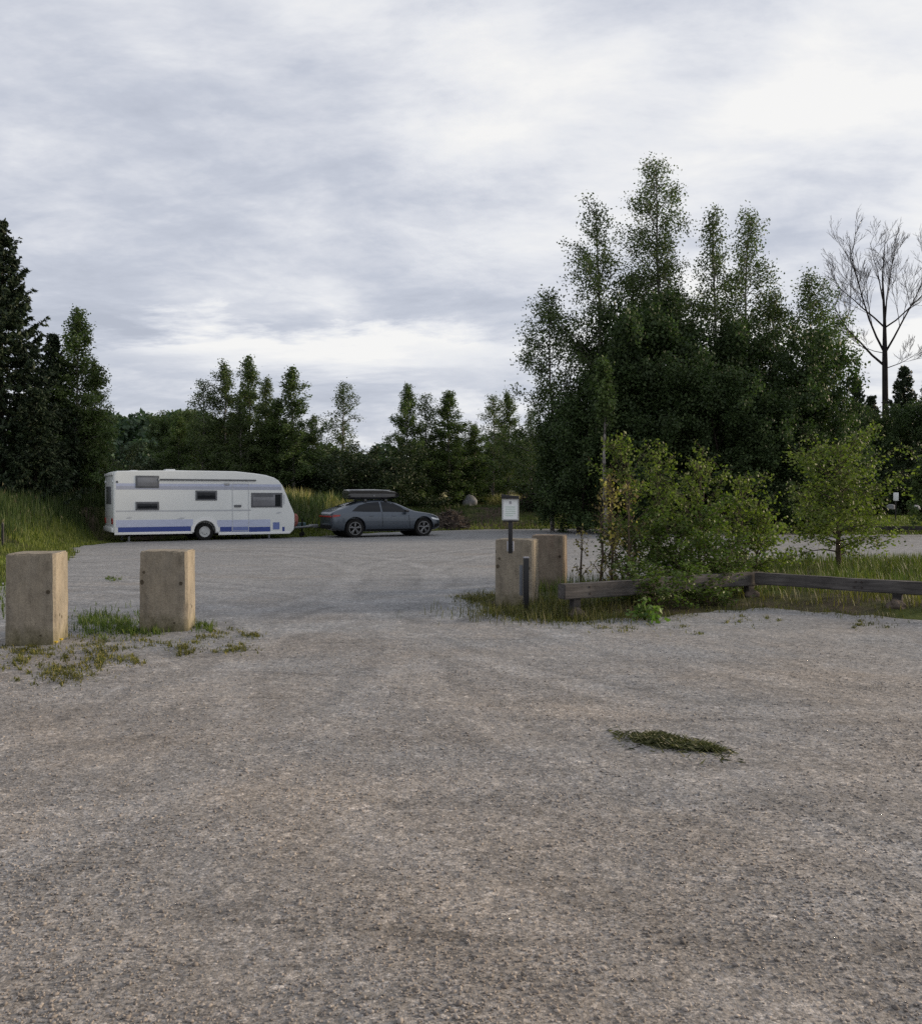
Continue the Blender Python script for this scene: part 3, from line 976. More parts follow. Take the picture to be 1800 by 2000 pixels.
def clump_pts(n, specs, rng):
    out = []
    tot = sum(c[4] for c in specs)
    for px0, px1, py0, py1, w in specs:
        k = int(n * w / tot)
        a = np.clip(rng.normal(.5, .32, k), -.35, 1.35); b = np.clip(rng.normal(.5, .30, k), -.3, 1.3)
        ns = max(3, int(k / 28)); pick = rng.integers(0, ns, k); ca = rng.normal(.5, .32, ns)[pick]; cb = rng.normal(.5, .3, ns)[pick]
        m_ = rng.random(k) < .75
        a = np.where(m_, ca + rng.normal(0, .035, k), a); b = np.where(m_, cb + rng.normal(0, .06, k), b)
        px = px0 + (px1 - px0) * a; py = py0 + (py1 - py0) * b
        d = CAMZ * F / (py - HY)
        out.append(np.column_stack([wx(px, d), d]))
    P = np.concatenate(out)
    return np.column_stack([P, und(P[:, 0], P[:, 1]) + .008])


P = clump_pts(3600, [(130, 275, 1195, 1240, 6), (378, 412, 1222, 1236, 1), (190, 270, 1215, 1250, 2), (0, 20, 1130, 1210, 1), (255, 330, 1232, 1246, 1.0)], rng)
tag(link('weeds', blades(P, .02 + .12 * rng.random(len(P)) ** 2.4, .010, rng, .7), M['weedgreen']), 'green grass tufts between the two left concrete blocks', kind='stuff')
P = clump_pts(7500, [(15, 60, 1285, 1312, 1), (80, 170, 1290, 1338, 3), (170, 230, 1262, 1312, 2.2), (228, 272, 1285, 1305, .8), (335, 385, 1255, 1284, 1.5), (425, 505, 1262, 1278, 1), (470, 510, 1235, 1252, .8),
                     (0, 130, 1262, 1285, 1.6), (125, 330, 1245, 1275, 1.4), (380, 470, 1225, 1255, .8), (900, 965, 1160, 1178, 1.6), (940, 990, 1190, 1205, .7), (1010, 1150, 1195, 1222, 2.0), (1150, 1330, 1215, 1240, .8), (1650, 1730, 1212, 1232, .5), (1420, 1500, 1205, 1225, .4)], rng)

edge_w = np.array(ISL[5:19])
k = rng.integers(0, len(edge_w) - 1, 5200); f = rng.random((5200, 1))
Q = edge_w[k] * (1 - f) + edge_w[k + 1] * f + rng.normal(0, .16, (5200, 2)) * np.array([1, 1.3])
Q = Q[(Q[:, 0] < 1.9) | (wob(Q[:, 0] * 2.6, Q[:, 1] * 3.1) > .05)]
Q = np.column_stack([Q, H(Q) - .005])
front_tall = np.column_stack([rng.normal(1.15, .55, 3000), rng.normal(12.0, .38, 3000)])
front_tall = np.column_stack([front_tall, H(front_tall) - .01])
tag(link('rough_weeds', blades(np.concatenate([Q, front_tall]), np.concatenate([.02 + .13 * rng.random(len(Q)) ** 2, .04 + .20 * rng.random(3000) ** 1.8]), .010, rng, .7, 'rough_weeds'), M['roughweed']), 'rough brown and yellow weeds along the gravel edge by the sign block', kind='stuff')
tag(link('weeds', blades(P, rng.uniform(.012, .055, len(P)), .011, rng, 1.3), M['weed']), 'low yellowish weeds sprouting through the gravel', kind='stuff')


def small_clump(name, px0, px1, py0, py1, nblades, hgt, wid, lean, m, label, cat, seed):
    rng = np.random.default_rng(seed)
    P = clump_pts(nblades, [(px0, px1, py0, py1, 1)], rng)
    c = P.mean(0); c[2] = und(c[0], c[1])
    o = link(name, blades(P - c, rng.uniform(.4, 1.2, len(P)) * hgt, wid, rng, lean, name), m)
    o.location = c
    return tag(o, label, cat)


small_clump('grass_tuft', 203, 238, 1128, 1137, 240, .05, .012, .9, M['weedgreen'], 'small lone grass tuft on the gravel behind the two left blocks', 'grass tuft', 3)

# heap of mown grass lying on the gravel
rng = np.random.default_rng(9)
px = np.clip(np.concatenate([rng.normal(1292, 26, 1300), rng.uniform(1243, 1400, 900), rng.normal(1378, 14, 450)]), 1236, 1412)
stray = rng.random(len(px)) < .13
px = np.where(stray, rng.uniform(1195, 1432, len(px)), px)
u_ = (px - 1230) / 180
py = 1440 + u_ * 24 + rng.normal(0, 1, len(px)) * (5.0 * np.clip(1 - ((px - 1300) / 120) ** 2, .25, 1))
d = CAMZ * F / (py + 6 - HY)
x = wx(px, d)
bulk = np.exp(-((px - 1290) / 50) ** 2) + .6 * np.exp(-((px - 1370) / 35) ** 2)
py = 0
d = d + np.where(stray, rng.normal(0, .10, len(px)), 0)
bulk = np.where(stray, 0, bulk)
P = np.column_stack([x, d, und(x, d) + .014 + rng.random(len(px)) * (.010 + .030 * bulk)])
c = P.mean(0)
o = link('mown_grass_heap', leaves(P - c, .075, .010, rng, np.array([[1.0, -.15, 0]]), 1.2, 0, 'mown_grass_heap'), M['cutgrass'])
o.location = c
tag(o, 'flat heap of mown dark green grass lying on the open gravel', 'grass heap')

# dandelions by the near block
for i, (px, py) in enumerate(((108, 1268), (118, 1263))):
    x, d = gp(px, py)
    b = MB()
    b.cyl((0, 0, 0), (.01, 0, .07), .003, n=6)
    o = empty('dandelion', (x, d, und(x, d)), 0, ('yellow dandelion at the foot of the nearest concrete block, nearer the middle' if i == 0 else 'yellow dandelion at the right corner of the nearest concrete block'), 'flower', 'dandelions by the concrete block')
    b.build('stem', M['weedgreen'], o)
    MB().cyl((.01, 0, .066), (.01, 0, .082), .012, .022, 10).build('blossom', M['yellow'], o)


# bright leafy weed by the rail
def leafy(name, px, py, hgt, rad, nl, m, label, cat, seed, leaf=.09, dd=None):
    rng = np.random.default_rng(seed)
    x, d = gp(px, py) if dd is None else (wx(px, dd), dd)
    q = rng.normal(0, 1, (nl, 3)) * np.array([rad * .5, rad * .5, 0])
    q[:, 2] = np.abs(rng.normal(.5, .28, nl)) * hgt * np.clip(1.2 - np.hypot(q[:, 0], q[:, 1]) / rad * .6, .2, 1)
    o = empty(name, (x, d, h1(x, d)), 0, label, cat)
    T = Tubes()
    for k in range(7):
        e = rng.normal(0, rad * .4, 2)
        T.add([(0, 0, 0), (e[0] * .5, e[1] * .5, hgt * .5), (e[0], e[1], hgt * .85)], [.006, .005, .002], 5)
    link('stems', T.mesh('stems'), M['weedgreen'], o)
    link('foliage', leaves(q, leaf, leaf * .6, rng, name='foliage'), m, o)
    return o


leafy('leafy_weed', 1258, 1212, .26, .22, 130, M['bright_weed'], 'bright green leafy weed in front of the timber rail', 'plant', 4)
leafy('leafy_weed', 1062, 1140, .30, .22, 190, M['bright_weed'], 'fresh green weed growing between the two right concrete blocks', 'plant', 5, .07)


# ------------------------------------------------------------------ saplings by the rail
def sapling(px, d, top, Rad, seed, label, leaf='sap_leaf', nl=1500, nb=26, ll=.064, lw=.043, group='saplings behind the timber rail', name='sapling', lean=(0, 0), clear=.08, tips=1, sig=.05, e0=.7, e1=1.1, prof=p_birch, tr=.022, bias=(0, 0)):
    own_tree(name, px, top, d, label, 'sapling', 'sap_bark', leaf, group, seed=seed, Rad=Rad, prof=prof, nb=nb, nl=int(nl * 1.35), ll=ll, lw=lw, tr=tr, sig=sig, lean=lean, clear=clear, tips=tips, e0=e0, e1=e1, twig=7, wander=.06, bias=bias)


sapling(1245, 14.6, 838, 1.33, 201, 'sapling with the highest shoot of the left group, above the dark rail opening', nl=1300, lean=(-.30, 0), prof=p_mid)
sapling(1290, 14.9, 856, 0.98, 202, 'slim sapling just right of the highest shoot in the left group', nl=1200, prof=p_mid)
sapling(1365, 15.2, 856, 1.33, 203, 'bushy sapling in the middle of the left group', nl=1550, lean=(.10, 0), prof=p_mid)
sapling(1430, 15.0, 918, 1.27, 204, 'lower spreading sapling at the right side of the left group', nl=1500, lean=(.28, 0), bias=(.2, 0), prof=p_mid)
sapling(1325, 14.2, 962, 1.0, 205, 'low leafy sapling filling the middle of the left group', 'sap_leaf_deep', nl=2200, tips=3, prof=p_bush)
sapling(1345, 13.7, 1010, .8, 215, 'low dark green sapling at the centre foot of the left group', 'sap_leaf_deep', nl=1300, tips=3, prof=p_bush)
sapling(1222, 14.0, 985, .70, 206, 'low deep green sapling beside the dry shoots', 'sap_leaf_deep', nl=700, tips=3, prof=p_bush)
sapling(1470, 15.0, 985, .75, 216, 'lowest leafy sapling at the right end of the left group', nl=900, lean=(.15, 0), prof=p_slim)
sapling(1405, 13.9, 1035, .8, 207, 'low deep green sapling drooping over the rail corner', 'sap_leaf_deep', nl=1300, tips=3, prof=p_bush)
sapling(1290, 12.55, 1080, .95, 209, 'lowest sapling growing out through the rail', 'sap_leaf_deep', nl=2000, tips=4, prof=p_bush)
sapling(1380, 12.95, 1110, .55, 210, 'small leafy shoot overhanging the rail near the corner', 'sap_leaf_deep', nl=700, tips=3, prof=p_bush)
sapling(1640, 18.6, 824, 1.75, 208, 'single wide sapling with one stem on the grass strip', nl=4600, nb=56, ll=.085, lw=.055, clear=.12, e0=.15, e1=1.0, tr=.055, sig=.075, group=None, prof=p_birch)
sapling(1195, 13.7, 918, .38, 211, 'dry yellow leaved shoot left of the green saplings', 'dry_leaf', nl=260, nb=14, group='dry shoots by the saplings', e0=1.0, e1=1.3)
sapling(1170, 13.9, 935, .35, 212, 'shorter dry brown shoot at the left end of the saplings', 'dry_leaf', nl=95, nb=12, group='dry shoots by the saplings', e0=1.0, e1=1.3)
sapling(1226, 13.6, 925, .35, 213, 'dry brown shoot standing among the highest green shoots', 'dry_leaf', nl=95, nb=12, group='dry shoots by the saplings', e0=1.0, e1=1.3)
sapling(1133, 14.8, 1020, .20, 214, 'thin dry stalk standing right of the rear concrete block', 'dry_leaf', nl=60, nb=8, group='dry shoots by the saplings', e0=1.0, e1=1.3)


# ------------------------------------------------------------------ concrete blocks
def concrete_mat(name, c1, c2, stain):
    m, nt, nd, lk = new_mat(name)
    tc = nd.new('ShaderNodeTexCoord').outputs['Object']
    f = noise(nt, tc, 5, 6, .65)
    c = ramp(nt, f, [(.3, c1), (.7, c2)])
    st = noise(nt, mapping(nt, tc, (4, 4, 1.6)), 1.0, 6, .65)
    c = mixc(nt, c, stain, ramp(nt, st, [(.46, 0.0), (.66, .55)]))
    fine = noise(nt, tc, 60, 4, .7)
    c = mixc(nt, c, ramp(nt, fine, [(.3, .75), (.6, 1.1)]), 1.0, 'MULTIPLY')
    v = nd.new('ShaderNodeTexVoronoi'); v.inputs['Scale'].default_value = 9
    lk.new(mapping(nt, tc, (1, 1, 1), (.4, .7, .2)), v.inputs['Vector'])
    rs = nd.new('ShaderNodeSeparateColor'); lk.new(v.outputs['Color'], rs.inputs[0])
    size_ = math_n(nt, 'MULTIPLY', math_n(nt, 'MAXIMUM', math_n(nt, 'SUBTRACT', rs.outputs[0], .50), 0.0), .45)
    pit = math_n(nt, 'MULTIPLY', math_n(nt, 'SUBTRACT', v.outputs['Distance'], size_), 14.0, clamp=True)
    boards = noise(nt, mapping(nt, tc, (9, 9, .05)), 1.0, 1, .3)
    c = mixc(nt, c, ramp(nt, boards, [(.36, .93), (.45, 1.0), (.55, .96), (.62, 1.04)], 'CONSTANT'), 1.0, 'MULTIPLY')
    blot = noise(nt, mapping(nt, tc, (1, 1, .55), (0, 0, 0), (4, 1, 2)), 7, 6, .72)
    c = mixc(nt, c, ramp(nt, blot, [(.34, .70), (.47, 1.0), (.66, 1.12)]), 1.0, 'MULTIPLY')
    sx = nd.new('ShaderNodeSeparateXYZ'); lk.new(tc, sx.inputs[0])
    damp = math_n(nt, 'ADD', sx.outputs[2], math_n(nt, 'MULTIPLY', blot, .5))
    c = mixc(nt, c, mixc(nt, (.60, .62, .48), (1, 1, 1), ramp(nt, damp, [(.26, 0.0), (.48, 1.0)])), 1.0, 'MULTIPLY')
    c = mixc(nt, c, mixc(nt, (.35, .33, .3), (1, 1, 1), pit), 1.0, 'MULTIPLY')
    b = bump(nt, fine, .5, .01)
    b = bump(nt, pit, .5, .02, b)
    b = bump(nt, st, .3, .02, b)
    finish(nt, c, .92, b, .15)
    return m


M['conc'] = concrete_mat('tan_concrete', (.205, .177, .139), (.305, .266, .208), (.160, .148, .130))
M['conc2'] = concrete_mat('brown_concrete', (.155, .128, .102), (.25, .21, .165), (.125, .082, .066))


def block(cx, cy, w, dp, h, rz, m, label, seed):
    """cx, cy: right front corner on the ground; rz turns it"""
    rng = random.Random(seed)
    b = bmesh.new()
    bmesh.ops.create_cube(b, size=1)
    bmesh.ops.scale(b, vec=(w, dp, h + .08), verts=b.verts)
    vert = [e for e in b.edges if abs(e.verts[0].co.z - e.verts[1].co.z) > .3]
    bmesh.ops.bevel(b, geom=vert, offset=.028, segments=1, affect='EDGES', profile=.5)
    bmesh.ops.bevel(b, geom=[e for e in b.edges if all(v.co.z > .3 for v in e.verts)], offset=.012, segments=2, affect='EDGES')
    bmesh.ops.subdivide_edges(b, edges=[e for e in b.edges if e.calc_length() > .2], cuts=7, use_grid_fill=True)
    for v in b.verts:
        z = v.co.z
        v.co += Vector((rng.gauss(0, .0022), rng.gauss(0, .0022), rng.gauss(0, .003)))
        t = (z + h / 2) / h
        v.co.x *= 1 + .02 * (1 - t); v.co.y *= 1 + .02 * (1 - t)
        if rng.random() < .05 and z > h * .46:
            v.co.z -= rng.uniform(0, .02)
    bmesh.ops.translate(b, vec=(-w / 2, dp / 2, (h + .08) / 2 - .08), verts=b.verts)
    me = bpy.data.meshes.new('concrete_block')
    b.to_mesh(me); b.free()
    me.polygons.foreach_set('use_smooth', np.ones(len(me.polygons), dtype=bool))
    me.set_sharp_from_angle(angle=R(40))
    o = link('concrete_block', me, m)
    o.location = (cx, cy, und(cx, cy)); o.rotation_euler = (0, 0, R(rz))
    return tag(o, label, 'concrete block', 'concrete blocks at the yard entrance')


block(-4.34, 9.60, .50, .56, .985, 11, M['conc'], 'nearest tan concrete block, left one of the pair among yellow weeds', 1)
block(-3.22, 10.55, .545, .50, .955, 6, M['conc'], 'tan concrete block right of the nearest one, with a brightly lit edge', 2)
block(1.04, 12.85, .56, .50, .985, -13, M['conc'], 'concrete block carrying the white notice sign', 3)
block(1.75, 15.2, .56, .50, .93, -12, M['conc2'], 'stained brown concrete block standing behind the sign block', 4)

# ------------------------------------------------------------------ sign, post
M['black'] = plain('black_paint', (.012, .012, .014), .45, .4)
M['white_sheet'] = plain('white_sheet', (.72, .75, .76), .35, .4, var=.03)
M['sign_frame'] = plain('grey_metal', (.36, .37, .38), .4, .5, .6)
M['print'] = plain('pale_print', (.50, .60, .55), .5, var=.05)
M['print_dark'] = plain('grey_print', (.30, .30, .33), .5)
d = 12.62
x = wx(996.5, d)
so = empty('notice_sign', (x, d, .80), R(-6), 'white notice sheet in a frame on a black pole fixed to the concrete block', 'sign')
MB().box(-.030, -.018, .0, .030, .018, .52, .004).build('pole', M['black'], so)
MB().box(-.05, -.014, .03, .05, .024, .17, .004).build('bracket', M['print_dark'], so)
z0, z1, hw = wz(1016, d) - .80, wz(974, d) - .80, 16.5 / F * d
fr = MB()
fr.box(-hw, -.035, z0, -hw + .016, -.012, z1).box(hw - .016, -.035, z0, hw, -.012, z1).box(-hw + .016, -.035, z0, hw - .016, -.012, z0 + .016).box(-hw + .016, -.035, z1 - .012, hw - .016, -.012, z1)
fr.build('frame', M['sign_frame'], so)
sh = MB().box(-hw + .016, -.028, z0 + .016, hw - .016, -.014, z1 - .012).build('sheet', M['white_sheet'], so)
MB().box(-.016, -.0300, z1 - .075, .016, -.0285, z1 - .035).build('emblem', M['print_dark'], sh)
lines = MB()
for i in range(5):
    lines.box(-hw + .05, -.0300, z0 + .06 + i * .030, hw - .05 - (.03 if i == 0 else 0), -.0285, z0 + .074 + i * .030)
lines.build('print', M['print'], sh)
MB().prism([(-hw - .006, z1 + .001), (hw + .006, z1 + .001), (hw + .006, z1 + .035), (-hw - .006, z1 + .062)], -.075, .02, .004).build('hood', M['black'], so)
MB().box(-hw + .02, -.03, z0 - .022, hw - .02, .0, z0 - .001, .003).build('bottom_rail', M['black'], so)

d = 12.30
x = wx(1027, d)
bo = empty('black_post', (x, d, 0), R(8), 'slim dark metal post standing in front of the sign block', 'post')
MB().box(-.036, -.03, -.05, .036, .03, wz(1090, d), .006).build('shaft', M['black'], bo)
MB().box(-.038, -.032, wz(1090, d), .038, .032, wz(1087.5, d), .004).build('cap', M['print_dark'], bo)
MB().box(-.085, .031, .24, -.037, .05, .66, .003).build('side_plate', plain('blue_grey_plate', (.13, .14, .16), .5), bo)


# ------------------------------------------------------------------ timber rail
def wood_mat(name, c1, c2):
    m, nt, nd, lk = new_mat(name)
    tc = nd.new('ShaderNodeTexCoord').outputs['Object']
    v = mapping(nt, tc, (1.2, 18, 18))
    f = noise(nt, v, 1.5, 6, .65, .6)
    c = ramp(nt, f, [(.3, c1), (.7, c2)])
    big = noise(nt, tc, 2.5, 4, .6)
    c = mixc(nt, c, ramp(nt, big, [(.35, .7), (.65, 1.15)]), 1.0, 'MULTIPLY')
    finish(nt, c, .88, bump(nt, f, .6, .012), .15)
    return m


M['wood'] = wood_mat('weathered_timber', (.045, .042, .042), (.135, .125, .120))
M['wood_dk'] = wood_mat('dark_timber', (.030, .028, .028), (.075, .070, .068))
M['bolt'] = plain('rusty_bolt', (.03, .022, .02), .7)
M['footing'] = plain('stone_footing', (.11, .090, .075), .9, .1, var=.3, scale=9, bmp=.7, bscale=25)


def rail(p0, p1, ztop, th, posts, label, bolts, m='wood', name='timber_rail', foot=True, depth=.15):
    p0, p1 = Vector(p0), Vector(p1)
    dv = p1 - p0
    L = dv.length
    a = math.atan2(dv.y, dv.x)
    z0 = 0
    o = empty(name, (p0.x, p0.y, 0), a, label, 'timber rail', None)
    b = bmesh.new()
    bmesh.ops.create_cube(b, size=1)
    bmesh.ops.scale(b, vec=(L, depth, th), verts=b.verts)
    bmesh.ops.bevel(b, geom=b.edges[:], offset=.012, segments=2, affect='EDGES')
    bmesh.ops.subdivide_edges(b, edges=[e for e in b.edges if e.calc_length() > 1], cuts=18, use_grid_fill=True)
    rg = random.Random(int(L * 100))
    for v in b.verts:
        v.co.z += .006 * math.sin(v.co.x * 2.1) + rg.gauss(0, .002); v.co.y += rg.gauss(0, .002)
    bmesh.ops.translate(b, vec=(L / 2, 0, ztop - th / 2), verts=b.verts)
    me = bpy.data.meshes.new('beam'); b.to_mesh(me); b.free()
    link('beam', me, M[m], o)
    for s_ in posts:
        q = p0 + dv * s_
        zb = h1(q.x, q.y)
        pm = MB().box(L * s_ - .06, -.05, zb - .1, L * s_ + .06, .05, ztop - th - .002, .008).build('post', M['wood_dk'], o)
        if foot:
            fb = bmesh.new()
            bmesh.ops.create_icosphere(fb, subdivisions=3, radius=1)
            for v in fb.verts:
                n3 = 1 + .12 * math.sin(v.co.x * 5 + v.co.z * 3) + rg.gauss(0, .03)
                v.co = Vector((v.co.x * .13 * n3, v.co.y * .11 * n3, max(-.05, v.co.z * .10 * n3)))
            bmesh.ops.translate(fb, vec=(L * s_, -.06, zb), verts=fb.verts)
            fm = bpy.data.meshes.new('footing'); fb.to_mesh(fm); fb.free()
            link('footing', fm, M['footing'], pm)
    for s_, dx, dz in bolts:
        MB().cyl((L * s_ + dx, -depth / 2 - .008, ztop - th / 2 + dz), (L * s_ + dx, -depth / 2 + .01, ztop - th / 2 + dz), .015, n=8).build('bolt', M['bolt'], o)
    return o


rail((1.31, 11.75), (4.62, 13.82), .45, .20, (.06, .93), 'weathered grey timber rail running under the sapling group to the corner', [(.11, 0, .05), (.11, 0, -.04)])
rail((4.47, 13.58), (8.35, 10.55), .445, .175, (.40, .96), 'weathered grey timber rail beyond the corner, with four bolt heads', [(.30, -.04, .04), (.30, .04, .04), (.30, -.055, -.035), (.30, .045, -.035)])
rail((wx(1640, 39), 39.3), (wx(1640, 39) + 5.2, 38.4), .32, .17, (.1, .42, .46, .8), 'far dark timber rail between the gravel and the lawn', [], 'wood_dk', 'timber_rail', False)


# ------------------------------------------------------------------ boulders, heaps, markers
M['rock'] = plain('grey_granite', (.20, .205, .215), .9, .15, var=.35, scale=5, bmp=.8, bscale=12)


def boulder(px, py_base, d, w, hgt, seed, label, z=None):
    rng = random.Random(seed)
    b = bmesh.new()
    bmesh.ops.create_icosphere(b, subdivisions=3, radius=1)
    ph = [rng.uniform(0, 6) for _ in range(6)]
    for v in b.verts:
        c = v.co.copy()
        k = 1 + .13 * math.sin(c.x * 2.6 + ph[0]) * math.cos(c.y * 2.2 + ph[1]) + .09 * math.sin(c.z * 4 + ph[2] + c.x * 3) + rng.gauss(0, .02)
        v.co = Vector((c.x * w / 2 * k, c.y * w * .42 * k, max(-.4, c.z) * hgt * .62 * k))
    me = bpy.data.meshes.new('boulder'); b.to_mesh(me); b.free()
    me.polygons.foreach_set('use_smooth', np.ones(len(me.polygons), dtype=bool))
    me.set_sharp_from_angle(angle=R(25))
    o = link('boulder', me, M['rock'])
    x = wx(px, d)
    o.location = (x, d, (h1(x, d) if z is None else z) + hgt * .2)
    o.rotation_euler = (0, 0, rng.uniform(0, 3))
    return tag(o, label, 'boulder')


boulder(917, 985, 50.5, .82, .72, 1, 'rounded grey boulder on the bank right of the grey car', z=wz(987, 50.5))
boulder(1738, 995, 52, .55, .36, 2, 'small pale boulder on the lawn below the white marker', z=wz(994, 52))
boulder(1786, 994, 53, .65, .36, 3, 'low pale boulder on the lawn by the picture edge', z=wz(995, 53))


def heap(name, cx, cy, rx, ry, hgt, nsticks, seed, m, label, cat, slen=1.2, base=True, nspeck=0):
    """mound of brush: an uneven core covered with sticks"""
    rng = np.random.default_rng(seed)
    z0 = h1(cx, cy)
    o = empty(name, (cx, cy, z0 - .1), 0, label, cat)
    th = np.linspace(0, 2 * np.pi, 28, endpoint=False)
    V, Fq = [], []
    for k, r_ in enumerate(np.linspace(1, .05, 8)):
        zz_ = hgt * .85 * (1 - r_ ** 1.6)
        rr = r_ * (1 + rng.normal(0, .07, 28))
        V.append(np.column_stack([np.cos(th) * rx * rr, np.sin(th) * ry * rr, zz_ + rng.normal(0, .05 * hgt, 28) * (k > 0)]))
    i = np.arange(8 * 28).reshape(8, 28); j = np.roll(i, -1, 1)
    Fq = np.stack([i[:-1], j[:-1], j[1:], i[1:]], -1).reshape(-1, 4)
    link('earth_core', mesh_np('earth_core', np.concatenate(V), Fq), M['twig'], o)
    T = Tubes()
    for k in range(nsticks):
        a, rr = rng.random() * 6.283, math.sqrt(rng.random()) * .95
        p = np.array([math.cos(a) * rx * rr, math.sin(a) * ry * rr, hgt * .85 * (1 - rr ** 1.6)])
        dv = unit(rng.normal(0, 1, 3) * np.array([1, 1, .45])) * slen * rng.uniform(.3, 1) * .5
        r_ = rng.uniform(.010, .028) * (1.6 if rng.random() < .1 else 1)
        q = p + rng.normal(0, .05, 3)
        T.add([p - dv, q, p + dv], [r_, r_ * .9, r_ * .5], 4)
    link('sticks', T.mesh('sticks'), m, o)
    return o


heap('brush_heap', wx(1085, 49), 49.3, 2.9, 1.7, wz(958, 49) - h1(wx(1085, 49), 49.3) + .1, 1500, 3, M['twig'], 'large heap of dead brown brushwood right of the notice sign', 'brush heap', 1.3)
heap('brush_heap', wx(1490, 46), 46, 2.6, 1.3, 1.05, 700, 4, M['twig'], 'low heap of brown brushwood seen between the saplings', 'brush heap', 1.1)
heap('stump_heap', wx(880, 43.6), 43.6, 1.0, .8, 1.05, 260, 5, M['stump'], 'heap of grey roots and stumps in front of the car nose', 'stump heap', .8)


def marker(px, py0, py1, d, w, label, name='site_marker'):
    x = wx(px, d)
    zb = h1(x, d)
    o = empty(name, (x, d, zb), 0, label, 'marker sign')
    zt, zl = wz(py0, d) - zb, wz(py1, d) - zb
    MB().box(-.03, -.02, -.1, .03, .02, zt - .02, .004).build('post', M['wood_dk'], o)
    MB().box(-w / 2, -.045, zl, w / 2, -.022, zt, .004).build('plate', M['white_sheet'], o)


marker(1748, 962, 978, 47, .27, 'white marker plate on a dark post on the far lawn')
marker(1534, 957, 967, 52, .18, 'small white marker plate seen between the two sapling groups')
marker(1160, 919, 925, 46, .24, 'small white plate high on a thin post above the brushwood heap')

x, d = wx(6, 25), 25
o = empty('wooden_stake', (x, d, h1(x, d)), 0, 'thin dark wooden stake in the grass at the far left', 'stake')
MB().box(-.025, -.025, -.1, .025, .025, wz(1024, d) - h1(x, d), .005).build('shaft', M['wood_dk'], o)
MB().prism([(-.025, wz(1024, d) - h1(x, d)), (.025, wz(1024, d) - h1(x, d)), (0, wz(1020, d) - h1(x, d))], -.025, .025).build('point', M['wood'], o)


# pale field behind the near trees
def field(name, pts, label, col):
    V = np.array([(x, y, h1(x, y) + .35) for x, y in pts])
    me = mesh_np(name, V, np.array([list(range(len(pts)))]) if len(pts) in (3, 4) else np.array([list(range(len(pts)))]))
    tag(link(name, me, col), label, kind='structure')


fx = np.linspace(-45, 25, 15); fy = np.linspace(66, 118, 10)
A, B = np.meshgrid(fx, fy); Pf = np.stack([A.ravel(), B.ravel()], 1)
ii = np.arange(150).reshape(10, 15)
me = mesh_np('field', np.column_stack([Pf, H(Pf) + .15]), np.stack([ii[:-1, :-1], ii[:-1, 1:], ii[1:, 1:], ii[1:, :-1]], -1).reshape(-1, 4), True)
tag(link('field', me, plain('straw_field', (.30, .255, .12), .95, .1, var=.25, scale=.5)), 'pale straw coloured field behind the near trees', kind='structure')

# ------------------------------------------------------------------ vehicles
M['cream'] = plain('caravan_white', (.66, .68, .67), .35, .5, var=.03, scale=1.5)
M['cream2'] = plain('caravan_trim', (.72, .73, .73), .4, .5, var=.03)
M['greyline'] = plain('caravan_grey_stripe', (.36, .38, .45), .4, var=.05)
M['thinline'] = plain('caravan_thin_line', (.44, .46, .48), .4, var=.05)
M['lilac'] = plain('caravan_pale_blue', (.44, .48, .62), .4, var=.05)
M['blue'] = plain('caravan_blue', (.035, .06, .24), .35, var=.08)
M['bluemid'] = plain('caravan_mid_blue', (.13, .17, .38), .35, var=.06)
M['glass'] = plain('tinted_glass', (.010, .012, .015), .10, .25, var=.2, scale=2)
M['glassgrey'] = plain('grey_glass', (.16, .165, .18), .15, .6, var=.15, scale=2)
M['frame'] = plain('window_frame', (.10, .105, .115), .5)
M['rubber'] = plain('tyre_rubber', (.012, .012, .012), .85, .2)
M['alloy'] = plain('alloy', (.16, .163, .168), .35, .5, .6)
M['steelwheel'] = plain('grey_wheel', (.45, .46, .46), .45, .5, .2)
M['dark'] = plain('underbody', (.012, .012, .012), .9, .1)
M['steel'] = plain('galvanised', (.22, .23, .24), .5, .5, .7)
M['red'] = plain('red_lens', (.28, .02, .015), .25, .5)
M['redcover'] = plain('faded_red_cover', (.25, .095, .080), .7, .2, var=.3, scale=8)
M['teal'] = plain('dark_teal', (.03, .07, .08), .5)
M['carpaint'] = plain('car_blue_grey', (.062, .078, .100), .28, .5, .5, .6, var=.03)
M['boxblack'] = plain('roof_box', (.010, .010, .012), .22, .6, coat=.5)
M['lidgrey'] = plain('roof_box_lid', (.020, .020, .023), .2, .6, coat=.6)
M['lamp'] = plain('lamp_glass', (.75, .78, .80), .1, .7, var=.05)


def boolean_cut(me, cutter, m):
    """cut a mesh with another, both plain mesh data; returns the new mesh"""
    a = bpy.data.objects.new('a', me); b = bpy.data.objects.new('b', cutter)
    COL.objects.link(a); COL.objects.link(b)
    md = a.modifiers.new('c', 'BOOLEAN'); md.operation = 'DIFFERENCE'; md.object = b; md.solver = 'EXACT'
    dg = bpy.context.evaluated_depsgraph_get()
    dg.update()
    r = bpy.data.meshes.new_from_object(a.evaluated_get(dg))
    bpy.data.objects.remove(a); bpy.data.objects.remove(b)
    return r


class Side:
    """the camera-facing side plane of a vehicle, to read its measures off the photograph"""
    def __init__(s, p1, th, W):
        s.p = Vector((*p1, 0)); s.u = Vector((math.cos(th), math.sin(th), 0)); s.n = Vector((math.sin(th), -math.cos(th), 0))
        s.W = W; s.th = th
        s.root = s.p - s.n * (W / 2)

    def at(s, px, py):
        r = Vector(((px - CX) / F, 1, (HY - py) / F))
        t = (s.p.dot(s.n)) / r.dot(s.n)
        q = r * t
        return (q - s.p).dot(s.u), CAMZ + q.z


